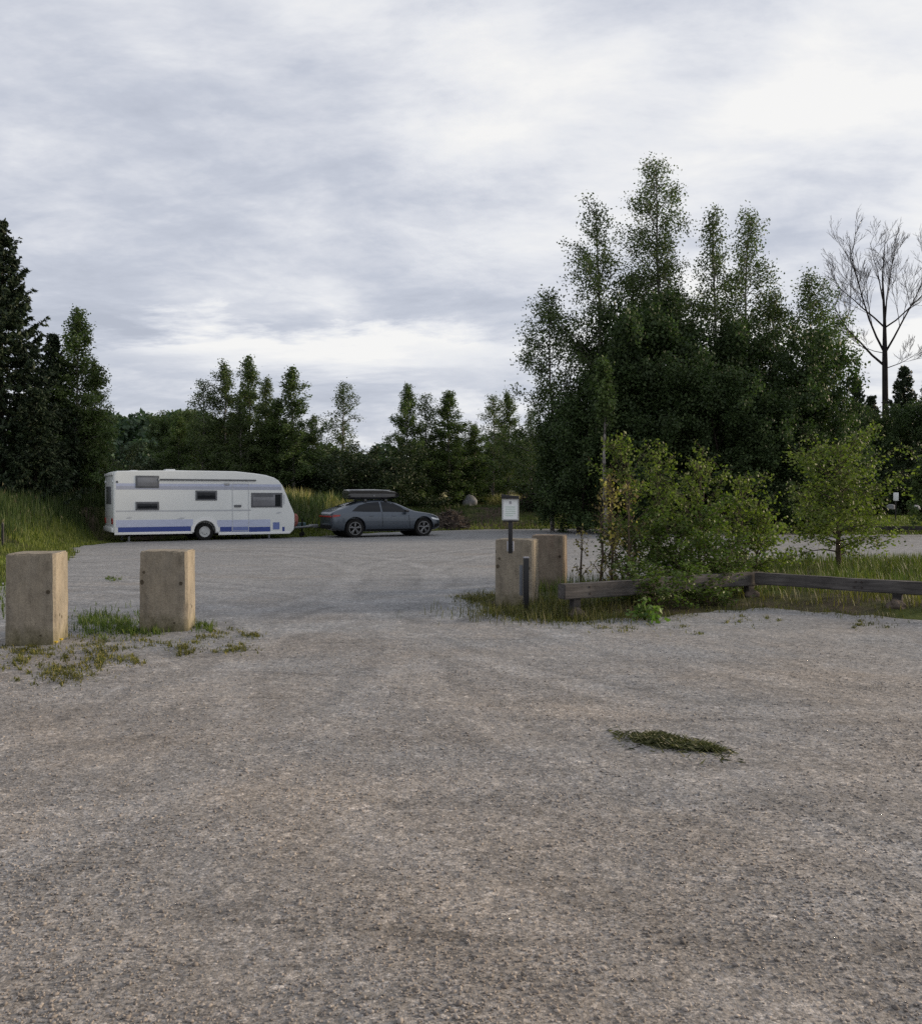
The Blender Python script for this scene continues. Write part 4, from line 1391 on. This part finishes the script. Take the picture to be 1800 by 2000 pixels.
def wheel(parent, x, z, y, r, rim_r, m_rim, spokes=0, w=.20):
    """y: outer face, towards -y"""
    o = MB().ring((x, z), rim_r * .98, r - .02, y, y + w, 36).ring((x, z), r - .022, r, y + .025, y + w - .02, 36).build('wheel', M['rubber'], parent)
    o2 = MB().ring((x, z), rim_r * .86, rim_r, y + .006, y + .05, 36)
    if spokes:
        for k in range(spokes):
            a = 2 * math.pi * k / spokes + .3
            ca, sa = math.cos(a), math.sin(a)
            for s2 in (-1, 1):
                pa = Vector((x + ca * .05, y + .02, z + sa * .05)); a2 = a + s2 * .16
                pb = Vector((x + math.cos(a2) * rim_r * .9, y + .015, z + math.sin(a2) * rim_r * .9))
                o2.cyl(pa, pb, .028, .020, 6)
        o2.cyl((x, y + .005, z), (x, y + .06, z), .06, n=16)
    else:
        o2.cyl((x, y + .02, z), (x, y + .05, z), rim_r * .87, n=32)
        o2.cyl((x, y - .004, z), (x, y + .02, z), rim_r * .40, rim_r * .55, n=24)
    o2.build('rim', m_rim, o)
    MB().cyl((x, y + .07, z), (x, y + w - .01, z), rim_r * .97, n=32).build('brake_disc', M['dark'] if spokes else M['steel'], o)
    return o


# ---- caravan
TH = R(28.5)
W = 2.30
cs = Side((-12.03, 31.05), TH, W)
cv = empty('caravan', (cs.root.x, cs.root.y, 0), TH, 'white touring caravan with blue lower stripes parked at the yard edge', 'caravan')
yo = -W / 2
Lc = cs.at(575, 1015)[0]
prof_px = [(222, 1041), (222, 1000), (222, 930), (224, 922.5), (230, 919.5), (300, 918.8), (380, 919), (461, 920.5), (498, 924.5), (520, 928), (536, 933), (545, 939), (552, 948), (560, 966), (567, 984), (572, 995), (575.5, 1004), (576, 1020), (574.5, 1034), (568, 1041.5)]
prof = [cs.at(*q) for q in prof_px]
body = MB().prism(prof, -W / 2, W / 2, .045, 4).mesh('body', 30)
wc = cs.at(400.5, 1043)
wr = .325
wc = (wc[0], wr)
cut = MB().cyl((wc[0], -W / 2 - .3, wc[1] + .02), (wc[0], -W / 2 + .35, wc[1] + .02), .40, n=48).mesh('cut', 0)
body = boolean_cut(body, cut, None)
body.polygons.foreach_set('use_smooth', np.ones(len(body.polygons), dtype=bool))
body.set_sharp_from_angle(angle=R(28))
link('body', body, M['cream'], cv)


def srect(S, name, px0, py0, px1, py1, m, parent, proud=.004, bev=0.0, back=.01, y0=None):
    a, c = S.at(px0, (py0 + py1) / 2), S.at(px1, (py0 + py1) / 2)
    t, b = S.at((px0 + px1) / 2, py0), S.at((px0 + px1) / 2, py1)
    y = -S.W / 2 if y0 is None else y0
    return MB().box(a[0], y - proud, b[1], c[0], y + back, t[1], bev).build(name, m, parent)


srect(cs, 'stripe', 227, 945, 549, 950, M['lilac'], cv, .003)['label'] = 'pale blue upper stripe'
srect(cs, 'stripe', 227, 950.2, 550, 956.5, M['greyline'], cv, .0035)['label'] = 'grey upper stripe'
srect(cs, 'stripe', 227, 996, 490, 999, M['thinline'], cv, .003)['label'] = 'thin grey line'
srect(cs, 'stripe', 227, 1015, 377, 1028.7, M['lilac'], cv, .003)['label'] = 'pale blue lower stripe'
srect(cs, 'stripe', 424, 1015, 528, 1028.7, M['lilac'], cv, .003)['label'] = 'pale blue lower stripe'
srect(cs, 'stripe', 231, 1029, 373, 1038.5, M['blue'], cv, .004)['label'] = 'dark blue skirt stripe'
srect(cs, 'stripe', 430, 1029, 453, 1038.5, M['blue'], cv, .004)['label'] = 'dark blue skirt stripe'
srect(cs, 'stripe', 486.5, 1029, 528, 1038.5, M['blue'], cv, .004)['label'] = 'dark blue skirt stripe'
srect(cs, 'stripe', 533, 1020, 546, 1034, M['bluemid'], cv, .003)['label'] = 'blue square by the nose'
srect(cs, 'stripe', 551.5, 1029, 556, 1038, M['blue'], cv, .003)['label'] = 'dark blue corner mark'
# small grey wordmark swooshes
for px0, px1, py in ((246, 259, 1011.5), (345, 363, 1012.5), (538, 550, 1001.5)):
    a, b = cs.at(px0, py), cs.at(px1, py)
    MB().prism([(a[0], a[1] - .02), (a[0] + (b[0] - a[0]) * .6, a[1] - .035), (b[0], b[1] + .03), (a[0] + (b[0] - a[0]) * .45, a[1] + .035)], yo - .003, yo + .01).build('emblem', M['thinline'], cv)
a, b = cs.at(311, 935), cs.at(500, 939.5)
MB().box(a[0], yo - .05, b[1], b[0], yo + .01, a[1], .015).build('awning_rail', M['frame'], cv)
MB().box(a[0] - .02, yo - .055, b[1] - .01, a[0], yo + .01, a[1] + .01, .004).build('awning_end_cap', M['cream2'], cv)


def cwindow(px0, py0, px1, py1, m=M['glass']):
    w = srect(cs, 'window', px0, py0, px1, py1, M['frame'], cv, .02, .012)
    p = srect(cs, 'pane', px0 + 3.5, py0 + 3.5, px1 - 3.5, py1 - 3, m, w, .026, .004)
    return w


cwindow(265, 929, 311, 953, M['glassgrey'])
cwindow(265, 980, 311, 996.5)
cwindow(382, 958, 424, 977.5)
fw = cwindow(490.5, 962.5, 551.5, 991, M['glassgrey'])
srect(cs, 'blind', 495, 965, 534, 971, M['frame'], fw, .028)
srect(cs, 'inner_panel', 537, 966, 548, 988.5, M['glass'], fw, .028)
# door
dr = MB()
a, b = cs.at(453.5, 947), cs.at(486, 1036)
a2 = cs.at(470, 944.5)[1]; b2 = cs.at(470, 1037)[1]
dr.box(a[0], yo - .010, b2, a[0] + .02, yo + .01, a2).box(b[0] - .018, yo - .010, b2, b[0], yo + .01, a2).box(a[0] + .02, yo - .010, a2 - .018, b[0] - .018, yo + .01, a2).box(a[0] + .02, yo - .010, b2, b[0] - .018, yo + .01, b2 + .015)
door = dr.build('door', M['thinline'], cv)
srect(cs, 'handle', 457.5, 986, 471, 990.5, M['frame'], door, .035, .006)
srect(cs, 'stripe', 453.5, 1029, 486, 1038.5, M['bluemid'], cv, .0045)['label'] = 'mid blue stripe across the door foot'
srect(cs, 'door_lamp', 438, 943, 448, 947.5, M['sign_frame'], cv, .04, .008)
srect(cs, 'marker_lamp', 227, 939, 231, 943, M['frame'], cv, .02, .003)
srect(cs, 'front_window_trim', 553, 966, 556, 985, M['thinline'], cv, .004)
MB().ring((wc[0], wc[1] + .02), .392, .50, yo - .025, yo + .02, 36, R(-3), R(183)).build('wheel_arch', M['cream2'], cv)
srect(cs, 'skirt', 224, 1038.8, 376, 1043.5, M['cream2'], cv, .012, .003)
srect(cs, 'skirt', 427, 1038.8, 566, 1043.5, M['cream2'], cv, .012, .003)
wheel(cv, wc[0], wr, yo + .03, wr, .20, M['steelwheel'], 0)
# far side wheel, chassis, steadies, hitch
wheel(cv, wc[0], wr, W / 2 - .25, wr, .20, M['steelwheel'], 0)
MB().box(.4, yo + .25, .20, Lc - .3, yo + .33, .33).box(.4, W / 2 - .33, .20, Lc - .3, W / 2 - .25, .33).box(wc[0] - .05, yo + .3, .26, wc[0] + .05, W / 2 - .3, .34).build('chassis', M['dark'], cv)
for xx_, yy_ in ((.55, yo + .3), (.55, W / 2 - .3), (Lc - .9, yo + .3), (Lc - .9, W / 2 - .3)):
    MB().box(xx_ - .035, yy_ - .03, .02, xx_ + .035, yy_ + .03, .30, .004).box(xx_ - .09, yy_ - .07, .0, xx_ + .09, yy_ + .07, .02).build('steady_leg', M['steel'], cv)
srect(cs, 'step', 470, 1045, 488, 1048, M['dark'], cv, .25, .004, .05)
hb = MB()
hb.cyl((Lc - .15, -.55, .38), (Lc + 1.15, -.02, .42), .045, n=8).cyl((Lc - .15, .55, .38), (Lc + 1.15, .02, .42), .045, n=8).box(Lc + .95, -.07, .37, Lc + 1.35, .07, .50, .02)
hb.build('drawbar', M['steel'], cv)
MB().cyl((Lc + .62, -.22, .05), (Lc + .62, -.22, .75), .03, n=10).ring((Lc + .62, .11), .03, .11, -.26, -.18, 20).build('jockey_wheel', M['dark'], cv)
# red cover over gas locker end / hitch
rc = bmesh.new()
bmesh.ops.create_icosphere(rc, subdivisions=3, radius=1)
for v in rc.verts:
    c = v.co.copy()
    v.co = Vector((c.x * .13 + .03 * c.z, c.y * .16, c.z * .27 * (1 if c.z > 0 else .9))) * (1 + .06 * math.sin(c.z * 7 + c.y * 5))
    v.co += Vector((Lc + .28, -.35, .66))
me = bpy.data.meshes.new('hitch_cover'); rc.to_mesh(me); rc.free()
link('hitch_cover', me, M['redcover'], cv)
MB().box(Lc + .45, -.18, .40, Lc + .80, .12, .58, .03).build('stabiliser', M['teal'], cv)
# nose front window (faces forward), front locker
xa, za = cs.at(553, 950); xb, zb = cs.at(571, 992)
dx_, dz_ = xb - xa, zb - za
nn = Vector((-dz_, 0, dx_)).normalized()
q = [Vector((xa + dx_ * f, 0, za + dz_ * f)) + nn * .012 for f in (.12, .88)]
fbm = bmesh.new()
vs = [fbm.verts.new((q[0].x, -.85, q[0].z)), fbm.verts.new((q[0].x, .85, q[0].z)), fbm.verts.new((q[1].x, .9, q[1].z)), fbm.verts.new((q[1].x, -.9, q[1].z))]
f_ = fbm.faces.new(vs)
ex = bmesh.ops.extrude_face_region(fbm, geom=[f_])
bmesh.ops.translate(fbm, vec=-nn * .02, verts=[v for v in ex['geom'] if isinstance(v, bmesh.types.BMVert)])
bmesh.ops.recalc_face_normals(fbm, faces=fbm.faces[:])
me = bpy.data.meshes.new('front_window'); fbm.to_mesh(me); fbm.free()
link('front_window', me, M['glass'], cv)
# roof furniture
for px, py, hgt, wl, nm in ((343, 912, .09, .34, 'roof_vent'), (362, 918, .05, .5, 'roof_hatch'), (392, 918, .05, .34, 'roof_hatch'), (270, 918, .035, .25, 'roof_vent')):
    xr = cs.at(px, 920)[0]
    zr = prof[5][1] - .01
    MB().box(xr - wl / 2, -.25, zr, xr + wl / 2, .25, zr + hgt, .02).build(nm, M['cream2'], cv)
# rear face details
rz_, rb_ = prof[3][1], prof[0][1]
MB().box(-.02, -.62, rb_ + 1.0, .01, .62, rb_ + 1.62, .012).build('rear_window', M['glassgrey'], cv)
MB().box(-.035, -1.10, rz_ - .10, .01, 1.10, rz_ - .01, .012).build('rear_trim', M['cream2'], cv)
MB().box(-.06, -1.12, rb_ + .02, .01, 1.12, rb_ + .18, .02).build('rear_bumper', M['cream2'], cv)
for sy in (-1, 1):
    MB().box(-.03, sy * .92 - .13, rb_ + .30, .01, sy * .92 + .13, rb_ + .50, .015).build('tail_lamp', M['red'], cv)
    MB().box(-.03, sy * .95 - .06, rz_ - .34, .01, sy * .95 + .06, rz_ - .26, .01).build('marker_lamp', M['lamp'], cv)

# ---- car
TC = R(27)
WC = 1.86
ks = Side((-4.90, 34.28), TC, WC)
car = empty('parked_car', (ks.root.x, ks.root.y, 0), TC, 'blue grey fastback car with a black roof box, hitched ahead of the caravan', 'car')
ST = [(0.0, .42, .66, .74, .90, .56), (.06, .34, .82, .84, 1.02, .70), (.20, .27, .89, .92, 1.09, .74), (.45, .23, .92, .955, 1.18, .70), (.85, .22, .93, .97, 1.33, .64), (1.25, .21, .93, .97, 1.435, .59), (1.75, .20, .93, .97, 1.475, .57),
      (2.25, .20, .93, .96, 1.475, .57), (2.65, .20, .93, .95, 1.43, .585), (3.0, .20, .93, .945, 1.28, .63), (3.35, .21, .93, .94, 1.10, .70), (3.5, .22, .93, .925, 1.035, .77), (4.0, .22, .925, .875, .975, .78), (4.4, .23, .88, .79, .89, .74), (4.6, .28, .78, .69, .79, .66), (4.7, .36, .62, .58, .66, .54)]
bmv = bmesh.new()
rows = []
for (x, zb, hw, belt, top, wt) in ST:
    half = [(hw * .80, zb), (hw * .97, zb + .09), (hw, zb + .30 * (belt - zb)), (hw, zb + .72 * (belt - zb)), (hw * .975, belt), (wt + (hw * .975 - wt) * .30, belt + .72 * (top - belt)), (wt, top - .035 * (1 if top - belt > .2 else .4)), (wt * .6, top)]
    sec = half + [(-a, b) for a, b in half[::-1]]
    rows.append([bmv.verts.new((x, a, b)) for a, b in sec])
for r0, r1 in zip(rows[:-1], rows[1:]):
    k = len(r0)
    for i in range(k):
        bmv.faces.new((r0[i], r0[(i + 1) % k], r1[(i + 1) % k], r1[i]))
bmv.faces.new(rows[0]); bmv.faces.new(rows[-1][::-1])
bmesh.ops.recalc_face_normals(bmv, faces=bmv.faces[:])
me = bpy.data.meshes.new('carcage'); bmv.to_mesh(me); bmv.free()
t_ = bpy.data.objects.new('t', me); COL.objects.link(t_)
sd = t_.modifiers.new('s', 'SUBSURF'); sd.levels = 2; sd.render_levels = 2
dg = bpy.context.evaluated_depsgraph_get(); dg.update()
body = bpy.data.meshes.new_from_object(t_.evaluated_get(dg))
bpy.data.objects.remove(t_)
bb = bmesh.new(); bb.from_mesh(body)
bvh = BVHTree.FromBMesh(bb); bb.free()
WR = .368
XR, XF = .92, 3.84
cut = MB()
for xw in (XR, XF):
    for sy in (-1, 1):
        cut.cyl((xw, sy * .62, WR + .02), (xw, sy * 1.2, WR + .02), .435, n=48)
body = boolean_cut(body, cut.mesh('cut', 0), None)
body.polygons.foreach_set('use_smooth', np.ones(len(body.polygons), dtype=bool))
body.set_sharp_from_angle(angle=R(32))
link('body', body, M['carpaint'], car)


def patch(name, lo, hi, m, parent, axis='y', off=.006, sgn=-1, rows_=5, sub=6):
    """drape a panel onto the car body: lo and hi are polylines of (x, z) for the sides or (x, y) from above"""
    def dens(pl):
        out = []
        for i in range(len(pl) - 1):
            for k in range(sub): out.append([pl[i][c] + (pl[i + 1][c] - pl[i][c]) * k / sub for c in (0, 1)])
        out.append(list(pl[-1]))
        return out
    lo, hi = dens(lo), dens(hi)
    b = bmesh.new(); grid = []
    for k in range(rows_ + 1):
        f = k / rows_; r = []
        for p, q_ in zip(lo, hi):
            u, v = p[0] + (q_[0] - p[0]) * f, p[1] + (q_[1] - p[1]) * f
            if axis == 'y': org, dr_ = Vector((u, sgn * 3, v)), Vector((0, -sgn, 0))
            else: org, dr_ = Vector((u, v, 4)), Vector((0, 0, -1))
            hit, nr, _, _ = bvh.ray_cast(org, dr_)
            if hit is None: hit, nr = (Vector((u, sgn * .5, v)) if axis == 'y' else Vector((u, v, .9))), -dr_
            r.append(b.verts.new(hit - dr_ * off))
        grid.append(r)
    for r0, r1 in zip(grid[:-1], grid[1:]):
        for i in range(len(r0) - 1): b.faces.new((r0[i], r0[i + 1], r1[i + 1], r1[i]))
    bmesh.ops.recalc_face_normals(b, faces=b.faces[:])
    me = bpy.data.meshes.new(name); b.to_mesh(me); b.free()
    me.polygons.foreach_set('use_smooth', np.ones(len(me.polygons), dtype=bool))
    return link(name, me, m, parent)


for sy in (-1, 1):
    patch('side_window', [(.80, 1.035), (1.40, 1.01), (2.0, 1.005)], [(1.12, 1.25), (1.50, 1.36), (2.0, 1.395)], M['glass'], car, 'y', .006, sy)
    patch('side_window', [(2.07, 1.005), (2.5, 1.0), (3.16, .985)], [(2.07, 1.395), (2.55, 1.37), (2.90, 1.19)], M['glass'], car, 'y', .006, sy)
    patch('door_seam', [(2.04, .34), (2.04, .98)], [(2.055, .34), (2.055, .98)], M['dark'], car, 'y', .003, sy, 1)
    patch('door_seam', [(3.22, .40), (3.16, .95)], [(3.235, .40), (3.175, .95)], M['dark'], car, 'y', .003, sy, 1)
    patch('door_handle', [(1.50, .845), (1.70, .845)], [(1.50, .870), (1.70, .870)], M['carpaint'], car, 'y', .03, sy, 2)
    patch('door_handle', [(2.45, .835), (2.65, .835)], [(2.45, .860), (2.65, .860)], M['carpaint'], car, 'y', .03, sy, 2)
    patch('sill', [(1.38, .235), (3.40, .235)], [(1.38, .32), (3.40, .32)], M['dark'], car, 'y', .008, sy, 2)
    patch('tail_lamp', [(.05, .80), (.30, .845)], [(.06, .90), (.34, .90)], M['red'], car, 'y', .006, sy, 3)
    patch('headlamp', [(4.22, .70), (4.60, .64)], [(4.18, .78), (4.56, .71)], M['lamp'], car, 'y', .006, sy, 3)
    patch('front_bumper', [(4.30, .34), (4.64, .44)], [(4.32, .50), (4.66, .54)], M['dark'], car, 'y', .006, sy, 3)
    for xw in (XR, XF):
        wheel(car, xw, WR, -WC / 2 + .02 if sy < 0 else WC / 2 - .22, WR, .262, M['alloy'], 5)
        if sy < 0: pass
    mr = MB().box(2.98, sy * .93 - .02, .98, 3.12, sy * .93 + sy * .16, 1.09, .03) if sy > 0 else MB().box(2.98, sy * .93 - .16, .98, 3.12, sy * .93 + .02, 1.09, .03)
    mr.build('wing_mirror', M['boxblack'], car)
for xw in (XR, XF):
    MB().cyl((xw, -.60, WR + .02), (xw, .60, WR + .02), .40, n=32).build('wheel_well', M['dark'], car)
patch('windscreen', [(2.72, -.52), (2.70, 0), (2.72, .52)], [(3.40, -.66), (3.46, 0), (3.40, .66)], M['glass'], car, 'z', .006, 1, 8)
patch('rear_window', [(.50, -.60), (.46, 0), (.50, .60)], [(1.16, -.50), (1.14, 0), (1.16, .50)], M['glass'], car, 'z', .006, 1, 8)
MB().box(-.012, -.72, .80, .03, .72, .86, .01).build('light_bar', M['red'], car)
MB().box(-.025, -.60, .34, .04, .60, .50, .03).build('rear_bumper', M['dark'], car)
MB().cyl((-.30, 0, .40), (.1, 0, .36), .025, n=10).build('tow_bar', M['dark'], car)
# roof bars and roof box (the box is its own thing)
for xb_ in (1.45, 2.32):
    ob = MB().box(xb_ - .035, -.60, 1.465, xb_ + .035, .60, 1.497, .008)
    ob.box(xb_ - .05, -.62, 1.39, xb_ + .05, -.55, 1.494, .01).box(xb_ - .05, .55, 1.39, xb_ + .05, .62, 1.494, .01)
    ob.build('roof_bar', M['boxblack'], car)
o = ks.root + ks.u * .85
rb = empty('roof_box', (o.x, o.y, 1.498), TC, 'black roof box with a painted sky glint along its lid on top of the grey car', 'roof box')


def boxloft(st, zkey, bottom):
    b = bmesh.new(); rows = []
    for x, w, zl, zh in st:
        lo_, hi_ = (.86, .99) if bottom else (.99, .80)
        pts = [(-w * lo_, zl), (-w, zl + (zh - zl) * .35), (-w, zh - (zh - zl) * .25), (-w * hi_, zh), (w * hi_, zh), (w, zh - (zh - zl) * .25), (w, zl + (zh - zl) * .35), (w * lo_, zl)]
        rows.append([b.verts.new((x, p, q)) for p, q in pts])
    for r0, r1 in zip(rows[:-1], rows[1:]):
        for i in range(8): b.faces.new((r0[i], r0[(i + 1) % 8], r1[(i + 1) % 8], r1[i]))
    b.faces.new(rows[0]); b.faces.new(rows[-1][::-1])
    bmesh.ops.recalc_face_normals(b, faces=b.faces[:])
    me = bpy.data.meshes.new(zkey); b.to_mesh(me); b.free()
    me.polygons.foreach_set('use_smooth', np.ones(len(me.polygons), dtype=bool))
    me.set_sharp_from_angle(angle=R(32))
    return me


link('shell', boxloft([(0, .36, .03, .20), (.06, .42, 0, .22), (1.5, .42, 0, .22), (1.95, .36, .04, .21), (2.2, .22, .10, .19)], 'shell', True), M['boxblack'], rb)
link('lid', boxloft([(-.01, .37, .221, .34), (.08, .43, .221, .385), (1.0, .43, .221, .395), (1.6, .41, .221, .37), (2.0, .34, .215, .30), (2.23, .20, .195, .225)], 'lid', False), M['boxblack'], rb)
MB().box(.0, -.44, .345, 1.72, -.405, .372, .006).build('lid_glint', M['sign_frame'], rb)  # pale strip standing in for the sky's reflection along the lid edge
MB().box(1.0, -.445, .10, 1.06, -.415, .17, .006).build('lock', M['steel'], rb)


# ------------------------------------------------------------------ light
SUN_AZ, SUN_EL = R(74), R(13)        # azimuth from +Y towards +X
sd_ = Vector((math.sin(SUN_AZ) * math.cos(SUN_EL), math.cos(SUN_AZ) * math.cos(SUN_EL), math.sin(SUN_EL)))
sl = bpy.data.lights.new('sun', 'SUN')
sl.energy = 5.0
sl.angle = R(12)
sl.color = (1.0, .82, .60)
so_ = bpy.data.objects.new('sun', sl)
COL.objects.link(so_)
so_.rotation_euler = (-sd_).to_track_quat('-Z', 'Y').to_euler()
so_.location = (20, 10, 30)

w = bpy.data.worlds.new('World')
SC.world = w
w.use_nodes = True
nt = w.node_tree
nt.nodes.clear()
nd, lk = nt.nodes, nt.links
sky = nd.new('ShaderNodeTexSky')
sky.sky_type = 'NISHITA'
sky.sun_disc = False
sky.sun_elevation = SUN_EL
sky.sun_rotation = SUN_AZ
tc = nd.new('ShaderNodeTexCoord').outputs['Generated']
sep = nd.new('ShaderNodeSeparateXYZ'); lk.new(tc, sep.inputs[0])
X_, Y_, Z_ = sep.outputs
zc = math_n(nt, 'ADD', math_n(nt, 'MAXIMUM', Z_, 0.0), .19)
cmb = nd.new('ShaderNodeCombineXYZ')
lk.new(math_n(nt, 'DIVIDE', X_, zc), cmb.inputs[0])
lk.new(math_n(nt, 'DIVIDE', Y_, zc), cmb.inputs[1])
pl = cmb.outputs[0]
warp = nd.new('ShaderNodeMix'); warp.data_type = 'VECTOR'
wn = nd.new('ShaderNodeTexNoise'); wn.inputs['Scale'].default_value = .9; wn.inputs['Detail'].default_value = 3
lk.new(pl, wn.inputs['Vector'])
wv = nd.new('ShaderNodeVectorMath'); wv.operation = 'MULTIPLY_ADD'
lk.new(wn.outputs['Color'], wv.inputs[0]); wv.inputs[1].default_value = (.45, .35, 0); lk.new(pl, wv.inputs[2])
plw = wv.outputs[0]
n1 = noise(nt, mapping(nt, plw, (1.0, 1.1, 1), (0, 0, .5), (3.1, 1.7, 0)), 1.55, 10, .60, .0)
n2 = noise(nt, mapping(nt, plw, (1.5, 2.6, 1), (0, 0, .38), (.4, 5.2, 0)), 1.6, 10, .64, .0)
n3 = noise(nt, mapping(nt, pl, (.38, .5, 1), (0, 0, .2), (8.3, 2.2, 0)), 1.0, 3, .5, .3)
den = math_n(nt, 'ADD', math_n(nt, 'MULTIPLY', n1, .52), math_n(nt, 'ADD', math_n(nt, 'MULTIPLY', n2, .32), math_n(nt, 'MULTIPLY', n3, .18)))


def lobe(az, el, k):
    """soft patch of thinner or thicker cloud round one direction of the sky"""
    dv = (math.sin(R(az)) * math.cos(R(el)), math.cos(R(az)) * math.cos(R(el)), math.sin(R(el)))
    vm = nd.new('ShaderNodeVectorMath'); vm.operation = 'DOT_PRODUCT'
    nrm_ = nd.new('ShaderNodeVectorMath'); nrm_.operation = 'NORMALIZE'
    lk.new(tc, nrm_.inputs[0]); lk.new(nrm_.outputs[0], vm.inputs[0]); vm.inputs[1].default_value = dv
    return math_n(nt, 'POWER', math_n(nt, 'MAXIMUM', vm.outputs['Value'], 0.0), k)


den = math_n(nt, 'MULTIPLY_ADD', den, 2.45, -.738)
for az_, el_, k_, a_ in ((34, 20, 10, .08), (-8, 22, 70, .09), (6, 24, 70, .06), (22, 18.5, 60, .08), (-4, 14.6, 170, -.17), (-27, 20, 26, -.12), (-13, 27.5, 150, -.07), (12, 27, 320, -.14), (0, 9.8, 300, -.12), (17, 23.5, 420, -.10), (21, 12.5, 300, -.10), (-20, 8, 150, -.04), (26, 26.5, 500, -.12)):
    den = math_n(nt, 'ADD', den, math_n(nt, 'MULTIPLY', lobe(az_, el_, k_), a_))
# bright band low over the trees
ctr = math_n(nt, 'ADD', math_n(nt, 'MULTIPLY_ADD', n2, .12, .070), math_n(nt, 'MULTIPLY', n1, .06))
band = math_n(nt, 'SUBTRACT', 1.0, math_n(nt, 'MULTIPLY', math_n(nt, 'ABSOLUTE', math_n(nt, 'SUBTRACT', Z_, ctr)), 32.0), clamp=True)
wid = ramp(nt, math_n(nt, 'MULTIPLY_ADD', X_, .5, .5), [(.28, 0.0), (.34, .8), (.46, 1.0), (.53, .1), (.70, .5), (.75, .9)])
den = math_n(nt, 'ADD', den, math_n(nt, 'MULTIPLY', math_n(nt, 'MULTIPLY', band, wid), .50))
cl = ramp(nt, den, [(.18, (4.9, 5.25, 6.15)), (.36, (5.8, 6.15, 7.05)), (.50, (7.0, 7.25, 7.95)), (.64, (8.3, 8.45, 8.85)), (.84, (9.6, 9.55, 9.45))])
colr = mixc(nt, cl, sky.outputs[0], .06)
bg = nd.new('ShaderNodeBackground')
bg.inputs['Strength'].default_value = .1
lk.new(colr, bg.inputs['Color'])
wo = nd.new('ShaderNodeOutputWorld')
lk.new(bg.outputs[0], wo.inputs[0])
w.cycles.sampling_method = 'MANUAL'
w.cycles.sample_map_resolution = 512

# ------------------------------------------------------------------ camera and view
cam = bpy.data.cameras.new('camera')
cam.sensor_fit = 'AUTO'
cam.sensor_width = 36
cam.lens = F / 2000 * 36
cam.shift_y = -(1000 - HY) / 2000
cam.clip_start = .05
cam.clip_end = 3000
co = bpy.data.objects.new('camera', cam)
COL.objects.link(co)
co.location = (0, 0, CAMZ)
co.rotation_euler = (math.pi / 2, 0, 0)
SC.camera = co
vs_ = SC.view_settings
vs_.view_transform = 'Standard'
vs_.look = 'None'
vs_.exposure = 0
vs_.gamma = 1
vs_.use_curve_mapping = False
try:
    SC.cycles.use_denoising = False
    SC.cycles.max_bounces = 6
    SC.cycles.diffuse_bounces = 3
    SC.cycles.transparent_max_bounces = 4
except Exception:
    pass
